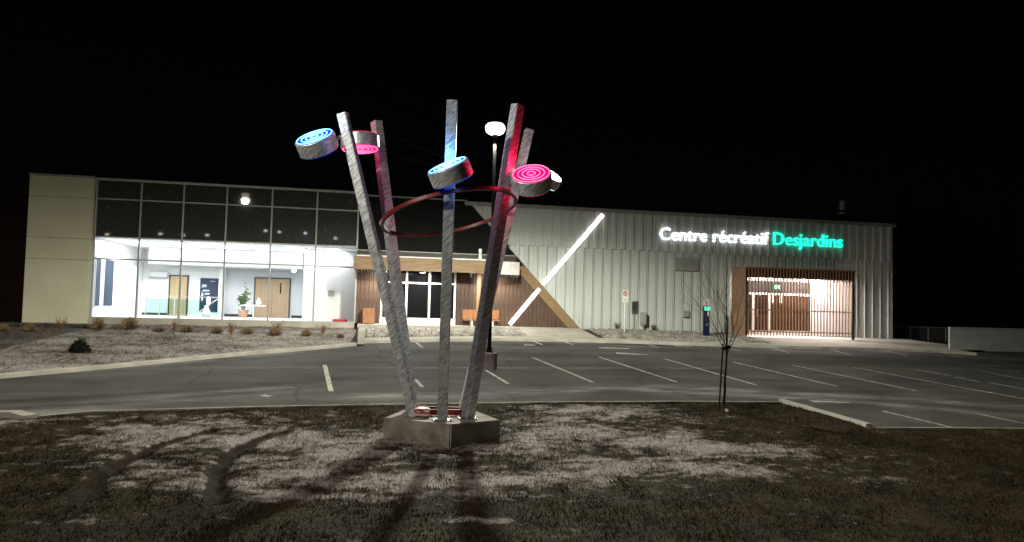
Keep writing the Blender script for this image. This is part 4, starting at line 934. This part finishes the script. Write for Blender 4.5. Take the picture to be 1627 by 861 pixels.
# grey pedestal and wall box
p = at_y(1022, 506, 36.2); zt_, zb1 = fz(1022, 496, 36.2), fz(1022, 516, 36.2); gz_ = wallz(p.x, 36.2)
t = thing('utility_pedestal', (p.x, 36.2, gz_), 'narrow grey utility box on a short post by the ribbed wall', 'utility box')
B((p.x-.14, 36.1, zb1), (p.x+.14, 36.3, zt_)).build('cabinet', M['trim'], t, bevel=.015); MB().tube([(p.x, 36.2, gz_-.1), (p.x, 36.2, zb1+.01)], .035, 8).build('post', M['steel'], t)
B((p.x-.12, 36.092, zb1+.03), (p.x+.12, 36.099, zt_-.03)).build('door', M['trim'], t)
p = at_y(1090, 498.5, YF-.1); z_, s_ = p.z, .17
t = thing('meter_box', (p.x, YF-.05, z_-s_), 'small square grey box mounted on the ribbed wall', 'meter box')
B((p.x-s_, YF-.16, z_-s_), (p.x+s_, YF-.036, z_+s_)).build('case', M['trim'], t, bevel=.01); B((p.x-s_+.04, YF-.172, z_-s_+.04), (p.x+s_-.04, YF-.161, z_+s_-.04)).build('cover', M['alu'], t)

# --- lobby furniture
p = at_y(386, 500, 42.8)
def houseplant(p, label):
    t = thing('potted_plant', (p.x, p.y, FL), label, 'plant')
    MB().lathe((p.x, p.y, FL), [(.20, .002), (.27, .36), (.30, .38), (.30, .42), (.24, .42)], 20).build('pot', M['pot'], t)
    rr = random.Random(3); st = MB(); lf_ = MB()
    for i in range(9):
        a = rr.uniform(0, 6.28); top = Vector((p.x+math.cos(a)*rr.uniform(.05, .32), p.y+math.sin(a)*rr.uniform(.05, .32), FL+rr.uniform(1.0, 1.75))); b0 = Vector((p.x+math.cos(a)*.06, p.y+math.sin(a)*.06, FL+.40))
        st.tube([b0, b0.lerp(top, .5)+Vector((0, 0, .1)), top], [.016, .012, .006], 5)
        for k in range(20):
            c = b0.lerp(top, rr.uniform(.42, 1.05)); d_ = Vector((rr.uniform(-1, 1), rr.uniform(-1, 1), rr.uniform(-.5, .8))).normalized(); s_ = d_.orthogonal().normalized()*rr.uniform(.025, .05); L_ = rr.uniform(.12, .26)
            lf_.add([c, c+d_*L_*.5+s_, c+d_*L_, c+d_*L_*.5-s_], [(0, 1, 2, 3)])
    st.build('stem', M['bark'], t); lf_.build('foliage', M['leaf'], t)
houseplant(Vector((p.x, 42.8, 0)), 'tall leafy potted plant inside the lobby by the white column')
p = at_y(403, 485, 41.0); zt_ = p.z
t = thing('side_table', (p.x, 41.0, FL), 'white round table inside the lobby before the double door', 'table')
MB().lathe((p.x, 41, zt_), [(.58, -.04), (.60, -.02), (.60, .0), (.58, .01)], 32).build('top', M['white'], t); MB().lathe((p.x, 41, FL), [(.035, .031), (.03, zt_-FL-.041)], 12).build('stem', M['white_metal'], t)
MB().lathe((p.x, 41, FL), [(.28, .001), (.26, .02), (.04, .03)], 24).build('foot', M['white_metal'], t)
q = at_y(411, 484, 41.0)
t = thing('table_lamp', (q.x, 41, zt_+.012), 'small white cone-shaped lamp on the round lobby table', 'lamp')
MB().lathe((q.x, 41, zt_+.012), [(.12, .08), (.13, .12), (.05, .34), (.015, .37)], 16).build('shade', M['white'], t, smooth=True); MB().lathe((q.x, 41, zt_+.012), [(.08, .001), (.06, .02), (.025, .079)], 12).build('base', M['white_metal'], t)
p = at_y(467, 429, 41.2)
t = thing('pendant_lamp', (p.x, 41.2, p.z-.15), 'small glowing pendant bulb hanging inside the lobby', 'lamp')
MB().lathe((p.x, 41.2, p.z), [(.03, -.13), (.10, -.09), (.13, 0), (.09, .09), (.03, .15)], 16).build('bulb', M['ceil_lamp'], t, smooth=True); MB().tube([(p.x, 41.2, p.z+.151), (p.x, 41.2, CE)], .008, 5).build('cord', M['dark_steel'], t)
a, b = at_y(236, 437, YB-.2), at_y(266, 442, YB-.2); zt_ = fz(250, 431.5, YB-.2)
t = thing('air_conditioner', ((a.x+b.x)/2, YB-.1, b.z), 'white wall air conditioner left of the maple lobby door', 'air conditioner')
B((a.x, YB-.22, b.z+.06), (b.x, YB-.003, zt_)).build('body', M['white_metal'], t, bevel=.03); B((a.x+.04, YB-.2, b.z), (b.x-.04, YB-.05, b.z+.059)).build('louvre', M['trim'], t)
a, b = at_y(318.5, 441.5, YB-.03), at_y(349, 496, YB-.03)
t = thing('wall_poster', ((a.x+b.x)/2, YB-.02, b.z), 'tall navy wall poster with pale figure print in the lobby', 'poster')
B((a.x, YB-.03, b.z), (b.x, YB-.003, a.z)).build('panel', M['poster'], t)
k = MB(); wx, hz = b.x-a.x, a.z-b.z
for u, v, du, dv in ((.05,.72,.28,.10),(.08,.60,.40,.06),(.06,.45,.12,.13),(.20,.50,.3,.07),(.07,.30,.10,.14),(.45,.90,.3,.02)):
    x_, z_ = a.x+u*wx, b.z+v*hz; k.poly([(x_, YB-.034, z_), (x_+du*wx*.9, YB-.034, z_+dv*hz*.15), (x_+du*wx, YB-.034, z_+dv*hz*.8), (x_+du*wx*.3, YB-.034, z_+dv*hz)], (0, .003, 0))
k.build('pale_print', M['poster_light'], t)
# glass railing
t = thing('glass_railing', (at_y(290, 500, 42.6).x, 42.6, FL), 'glass lobby railing with grey posts around the stair', 'railing')
rx = [at_y(px, 490, 42.6).x for px in (231, 253, 277, 302, 330, 349)]; zt_ = FL+1.02
for i, x in enumerate(rx): B((x-.025, 42.575, FL+.001), (x+.025, 42.625, zt_)).build('post', M['trim'], t)
for a, b in zip(rx[:-1], rx[1:]): B((a+.03, 42.595, FL+.09), (b-.03, 42.605, zt_-.12)).build('pane', M['rail_glass'], t)
MB().beam((rx[0], 42.6, zt_+.021), (rx[-1], 42.6, zt_+.021), .05, .04).build('handrail', M['trim'], t)
MB().beam((rx[3]+.25, 42.2, FL+.03), (rx[-1], 42.2, FL+1.0), .05, .05).build('stair_handrail', M['trim'], t)
p = at_y(328, 495, 42.0)   # small indistinct display stand in front of the poster
t = thing('display_stand', (p.x, 42.0, FL), 'slim white-topped display stand before the navy lobby poster', 'display stand')
MB().lathe((p.x, 42, FL), [(.20, .001), (.22, .25), (.12, .45), (.10, .62)], 16).build('body', M['bulk'], t, smooth=True); MB().lathe((p.x+.08, 42, FL+.621), [(.08, 0), (.11, .15), (.10, .36), (.04, .44)], 14).build('head', M['white'], t, smooth=True)

# --- fence and rink boards on the right
f0, f1 = on_lot(1421, 553), on_lot(1506, 553.5)
fa = Vector((xR+.4, 38.4, 1.18)); d = ray(1506, 553); fb = at_y(1503, 551, 37.6); fb = Vector((fb.x, 37.6, 1.08))
zt_ = at_y(1503, 521, 37.6).z
t = thing('chain_link_fence', (fa+fb)/2, 'grey chain link fence right of the grey building', 'fence')
npst = 5
for i in range(npst):
    p = fa.lerp(fb, i/(npst-1)); MB().tube([(p.x, p.y, .9), (p.x, p.y, zt_)], .035, 8).build('post', M['steel'], t)
MB().tube([(fa.x, fa.y, zt_+.02), (fb.x, fb.y, zt_+.02)], .028, 8).build('top_rail', M['steel'], t)
k = MB(); L_ = (fb-fa).length; hh = zt_-1.15; dv = (fb-fa).normalized(); n_ = int(L_/.16)
for i in range(n_+int(hh/.16)):
    for sgn in (1, -1):
        s0 = i*.16-(0 if sgn < 0 else hh); a_s, b_s = (s0, s0+hh) if sgn > 0 else (s0, s0-hh)
        pa = [a_s, 1.15]; pb = [b_s, zt_]
        def cl_(p_, q_, lim, up_):
            return p_
        lo, hi = 0.0, 1.0; dd_ = b_s-a_s
        for lim, s__ in ((0, 1), (L_, -1)):
            tl = (lim-a_s)/dd_
            if s__*dd_ > 0: lo = max(lo, tl)
            else: hi = min(hi, tl)
        if hi-lo > .02:
            A_ = fa+dv*(a_s+dd_*lo); B_ = fa+dv*(a_s+dd_*hi); A_.z = 1.15+hh*lo; B_.z = 1.15+hh*hi; k.tube([A_, B_], .006, 3, cap=False)
tag(k.build('mesh', M['steel'], t), kind='stuff')
b0_ = on_lot(1509, 557); b1_ = on_lot(1700, 560); zt0 = at_y(1509, 521, b0_.y).z; zt1 = zt0+.0
t = thing('rink_boards', b0_, 'long pale rink board wall right of the fence', 'wall')
nb = 6
for i in range(nb):
    p, q = b0_.lerp(b1_, i/nb), b0_.lerp(b1_, (i+1)/nb); dd_ = (q-p); dd_.z = 0; dd_.normalize(); p2 = p+dd_*.006; q2 = q-dd_*.006
    z1_ = zt0+(at_y(1627, 518.5, at_d(1627, 518.5, (b0_-EYE).dot(fw)).y).z-zt0)*0
    MB().poly([(p2.x, p2.y, p.z-.1), (q2.x, q2.y, q.z-.1), (q2.x, q2.y, zt0), (p2.x, p2.y, zt0)], (0, .1, 0)).build('board', M['board'], t)
    MB().beam((p2.x, p2.y+.05, zt0+.025), (q2.x, q2.y+.05, zt0+.025), .14, .045).build('cap_rail', M['board'], t)

# --- trees and shrubs
def limb(mb, p, d, L, r, lvl, rr, maxl, spread, upb):
    n = 4; pts = [p]; rad = [r]; q = p; dd = d.normalized()
    for i in range(n):
        dd = (dd+Vector((rr.uniform(-1, 1), rr.uniform(-1, 1), rr.uniform(-.5, 1)))*.13+Vector((0, 0, upb))).normalized(); q = q+dd*L/n; pts.append(q); rad.append(max(.0025, r*(1-.75*(i+1)/n)))
    mb.tube(pts, rad, 5 if r > .012 else 3, cap=False)
    if lvl < maxl:
        for i in range(rr.randint(3, 5) if lvl < maxl-1 else rr.randint(2, 4)):
            f_ = rr.uniform(.25, .95); c = pts[int(f_*n)].lerp(pts[min(n, int(f_*n)+1)], f_*n-int(f_*n)); s_ = dd.orthogonal().normalized(); s_.rotate(Matrix.Rotation(rr.uniform(0, 6.28), 3, dd))
            limb(mb, c, dd*(1-spread)+s_*spread, L*rr.uniform(.45, .7), r*(1-f_*.6)*.55, lvl+1, rr, maxl, spread, upb)
def bare_tree(foot, H, r, seed, label, trunk_h, nlimb, spread=.5, lean=(0, 0), maxl=3, group=None):
    t = thing('bare_tree', foot, label, 'tree', group); rr = random.Random(seed); f = Vector(foot)-Vector((0, 0, .1)); tr = MB(); tp = []; 
    for i in range(7): tp.append(f+Vector((lean[0]*i/6+rr.uniform(-.02, .02), lean[1]*i/6, (trunk_h+.1)*i/6)))
    tr.tube(tp, [r*(1.25-.5*i/6) for i in range(7)], 9, cap=False); tr.build('trunk', M['bark'], t, smooth=True); k = MB()
    limb(k, tp[-1]-Vector((0, 0, .05)), Vector((lean[0]*.3, lean[1]*.3, 1)), (H-trunk_h)*1.0, r*.75, 1, rr, maxl, spread, .04)
    for i in range(nlimb):
        a = 6.28*i/nlimb+rr.uniform(-.4, .4); f_ = rr.uniform(.82, 1.0)
        limb(k, tp[0].lerp(tp[-1], f_), Vector((math.cos(a)*spread, math.sin(a)*spread, rr.uniform(.6, 1.0))), (H-trunk_h)*rr.uniform(.6, .95), r*.45, 1, rr, maxl, spread, .05)
    k.build('crown', M['twig'], t); return t
s0 = on_lawn(1148, 654); sd = (s0-EYE).dot(fw); sc_ = sd/1200
st = bare_tree((s0.x, s0.y, z_lawn0(s0.x, s0.y)), 236*sc_, .028, 11, 'slim bare sapling tied to a stake on the lawn corner', 106*sc_, 7, .42, (.10, 0))
zl_ = z_lawn0(s0.x, s0.y)
MB().tube([(s0.x-.10, s0.y, zl_-.1), (s0.x-.0, s0.y+.02, zl_+108*sc_)], .020, 8).build('stake', M['dark_steel'], st)
MB().beam((s0.x-.06, s0.y-.03, zl_+100*sc_), (s0.x+.15, s0.y-.03, zl_+103*sc_), .09, .07).build('tie', M['rubber'], st)
g_ = at_y(1715, 560, 37); bare_tree((g_.x, 37, 1.0), 6.5, .10, 5, 'bare leafless tree at the right edge beside the pale wall', 1.6, 7, .75, (-.3, 0), maxl=4)
# dim wood beyond the fence and boards
wr = random.Random(21)
ORD = ['first','second','third','fourth','fifth','sixth','seventh','eighth','ninth','tenth','eleventh','twelfth','thirteenth','fourteenth','fifteenth','sixteenth','seventeenth','eighteenth']
def conifer(foot, H, seed, label, group):
    t = thing('conifer_tree', foot, label, 'tree', group); rr = random.Random(seed); f = Vector(foot); MB().tube([f-Vector((0, 0, .2)), f+Vector((0, 0, H*.5)), f+Vector((0, 0, H))], [.22, .13, .02], 8, cap=False).build('trunk', M['bark'], t)
    k = MB(); n = 260
    for i in range(n):
        h = H*(.16+.82*(i/n)); L_ = (H-h)*.26+.25; a = i*2.4+rr.uniform(-.3, .3); o = f+Vector((0, 0, h)); L_ *= rr.uniform(.6, 1.15)
        e = Vector((math.cos(a), math.sin(a), -.28)); s_ = Vector((-math.sin(a), math.cos(a), 0)); 
        for q in range(5):
            c = o+e*L_*(q+.6)/5; w_ = L_*.16*(1.25-q/5)+.05; dr = Vector((0, 0, -.12*rr.random())); k.add([c-e*.12*L_, c+s_*w_+dr, c+e*L_*.24, c-s_*w_+dr], [(0, 1, 2, 3)])
    k.build('crown', M['needle'], t)
for i, px in enumerate((1440, 1475, 1508, 1540, 1566, 1600, 1640)):
    Y_ = wr.uniform(52, 66); p = at_y(px, 520, Y_); conifer((p.x, Y_, 1.0), wr.uniform(10, 14), 40+i, 'dim conifer in the dark wood right of the building, %s from the left' % ORD[i], 'dim conifers beyond the fence')
for i, (px, Y_) in enumerate(((-30, 52), (8, 56), (36, 50))):
    p = at_y(px, 500, Y_); conifer((p.x, Y_, 1.0), wr.uniform(7.5, 8.5), 60+i, 'dim conifer behind the left wing, %s from the left' % ORD[i], 'dim conifers behind the left wing')

def tuft(px, py, w_, h_, label, seed):
    p = hit(px, py, z_berm); s_ = (p-EYE).dot(fw)/1200; rr = random.Random(seed); wd, ht = w_*s_, h_*s_; t = thing('grass_clump', (p.x, p.y, z_berm(p.x, p.y)), label, 'grass clump', 'dried clumps on the berm'); k = MB(); b = Vector((p.x, p.y, z_berm(p.x, p.y)-.02)); k2 = MB()
    for i in range(420):
        a = rr.uniform(0, 6.28); el = rr.uniform(.25, 1.5); L_ = rr.uniform(.6, 1.05); e = Vector((math.cos(a)*math.cos(el)*wd*.55, math.sin(a)*math.cos(el)*wd*.55, math.sin(el)*ht))*L_
        s = Vector((-math.sin(a), math.cos(a), 0))*.012; c = b+Vector((math.cos(a), math.sin(a), 0))*wd*.12*rr.random(); m_ = c+e*.6+Vector((0, 0, .06*ht)); (k if i % 5 else k2).add([c-s, c+s, m_+s*.8, c+e, m_-s*.8], [(0, 1, 2, 3, 4)])
    k.build('blades', M['tuft'], t); k2.build('dry_stalks', M['twig'], t)
def shrub(px, py, w_, h_, label, seed, zf=z_berm, mat='twig_red', group='bare shrubs on the berm'):
    p = hit(px, py, zf); s_ = (p-EYE).dot(fw)/1200; rr = random.Random(seed); wd, ht = w_*s_, h_*s_; b = Vector((p.x, p.y, zf(p.x, p.y)-.03)); t = thing('bare_shrub', b, label, 'shrub', group); k = MB(); lf_ = MB()
    for i in range(15):
        a = rr.uniform(0, 6.28); e = Vector((math.cos(a)*wd*.5*rr.random(), math.sin(a)*wd*.5*rr.random(), ht*rr.uniform(.6, 1.0))); pts = [b, b+e*.5+Vector((0, 0, .05)), b+e]; k.tube(pts, [.012, .008, .003], 4, cap=False)
        for j in range(9):
            c = b+e*rr.uniform(.3, 1.0); d_ = Vector((rr.uniform(-1, 1), rr.uniform(-1, 1), rr.uniform(-.2, .9))).normalized()*rr.uniform(.08, .28)*ht; k.tube([c, c+d_], [.005, .002], 3, cap=False)
            if j % 2 == 0:
                s = d_.orthogonal().normalized()*.03; q = c+d_*.7; lf_.add([q, q+s+d_*.1, q+d_*.3, q-s+d_*.1], [(0, 1, 2, 3)])
    k.build('twigs', M[mat], t); lf_.build('dead_leaves', M['tuft'], t)
TU = [(4,526,22,14),(47,527,24,16),(156,524,26,22),(206,524,32,25),(252,527,20,10),(298,528,22,14),(344,530,22,14),(393,531,22,14),(437,533,24,15),(487,534,18,14),(541,537,14,9)]
for i, (x, y, w_, h_) in enumerate(TU): tuft(x, y, w_, h_, 'tan dried grass clump on the berm, %s of eleven from the left' % ORD[i], 100+i)
SH = [(95,526,30,25),(182,524,16,10),(276,530,26,26),(367,532,22,26),(442,530,30,22),(512,531,26,18)]
for i, (x, y, w_, h_) in enumerate(SH): shrub(x, y, w_, h_, 'reddish leafless shrub on the berm, %s of six from the left' % ORD[i], 200+i)
zbed = lambda x, y: wallz(x, y)
for i, (x, y, lb) in enumerate(((980, 525, 'small dry bush at the wall foot left of the parking sign'), (1038, 527, 'small dry bush at the wall foot right of the grey utility box'))): shrub(x, y, 12, 14, lb, 300+i, zbed, 'twig', 'dry bushes at the ribbed wall')
p = hit(127, 560, z_berm); rr = random.Random(77); t = thing('juniper_bush', (p.x, p.y, z_berm(p.x, p.y)), 'low dark green juniper alone on the berm slope', 'shrub'); k = MB(); s_ = (p-EYE).dot(fw)/1200
for i in range(900):
    a = rr.uniform(0, 6.28); r_ = rr.random()**.5*13*s_; h = (1-(r_/(13*s_))**2)*17*s_*rr.uniform(.4, 1.2)+.02; c = Vector((p.x+math.cos(a)*r_, p.y+math.sin(a)*r_*.8, z_berm(p.x, p.y)+h)); d_ = Vector((rr.uniform(-1, 1), rr.uniform(-1, 1), rr.uniform(-.2, 1))).normalized()*.13; s = d_.orthogonal().normalized()*.018; k.add([c, c+d_*.5+s, c+d_, c+d_*.5-s], [(0, 1, 2, 3)])
k.build('foliage', M['juniper'], t); k = MB()
for i in range(7): a = i*.9; k.tube([(p.x, p.y, z_berm(p.x, p.y)-.03), (p.x+math.cos(a)*.3, p.y+math.sin(a)*.25, z_berm(p.x, p.y)+.22)], [.02, .006], 5)
k.build('stem', M['bark'], t)
# small bright scrap lying on the grass beside the sapling
p = on_lawn(1154, 657); tag(MB().poly([(p.x-.04, p.y-.02, z_lawn0(p.x, p.y)+.05), (p.x+.045, p.y-.03, z_lawn0(p.x, p.y)+.045), (p.x+.05, p.y+.03, z_lawn0(p.x, p.y)+.09), (p.x-.02, p.y+.04, z_lawn0(p.x, p.y)+.10)], (0, .004, .012)).build('paper_scrap', M['sign_white']), 'small white scrap of litter in the grass by the sapling', 'litter')
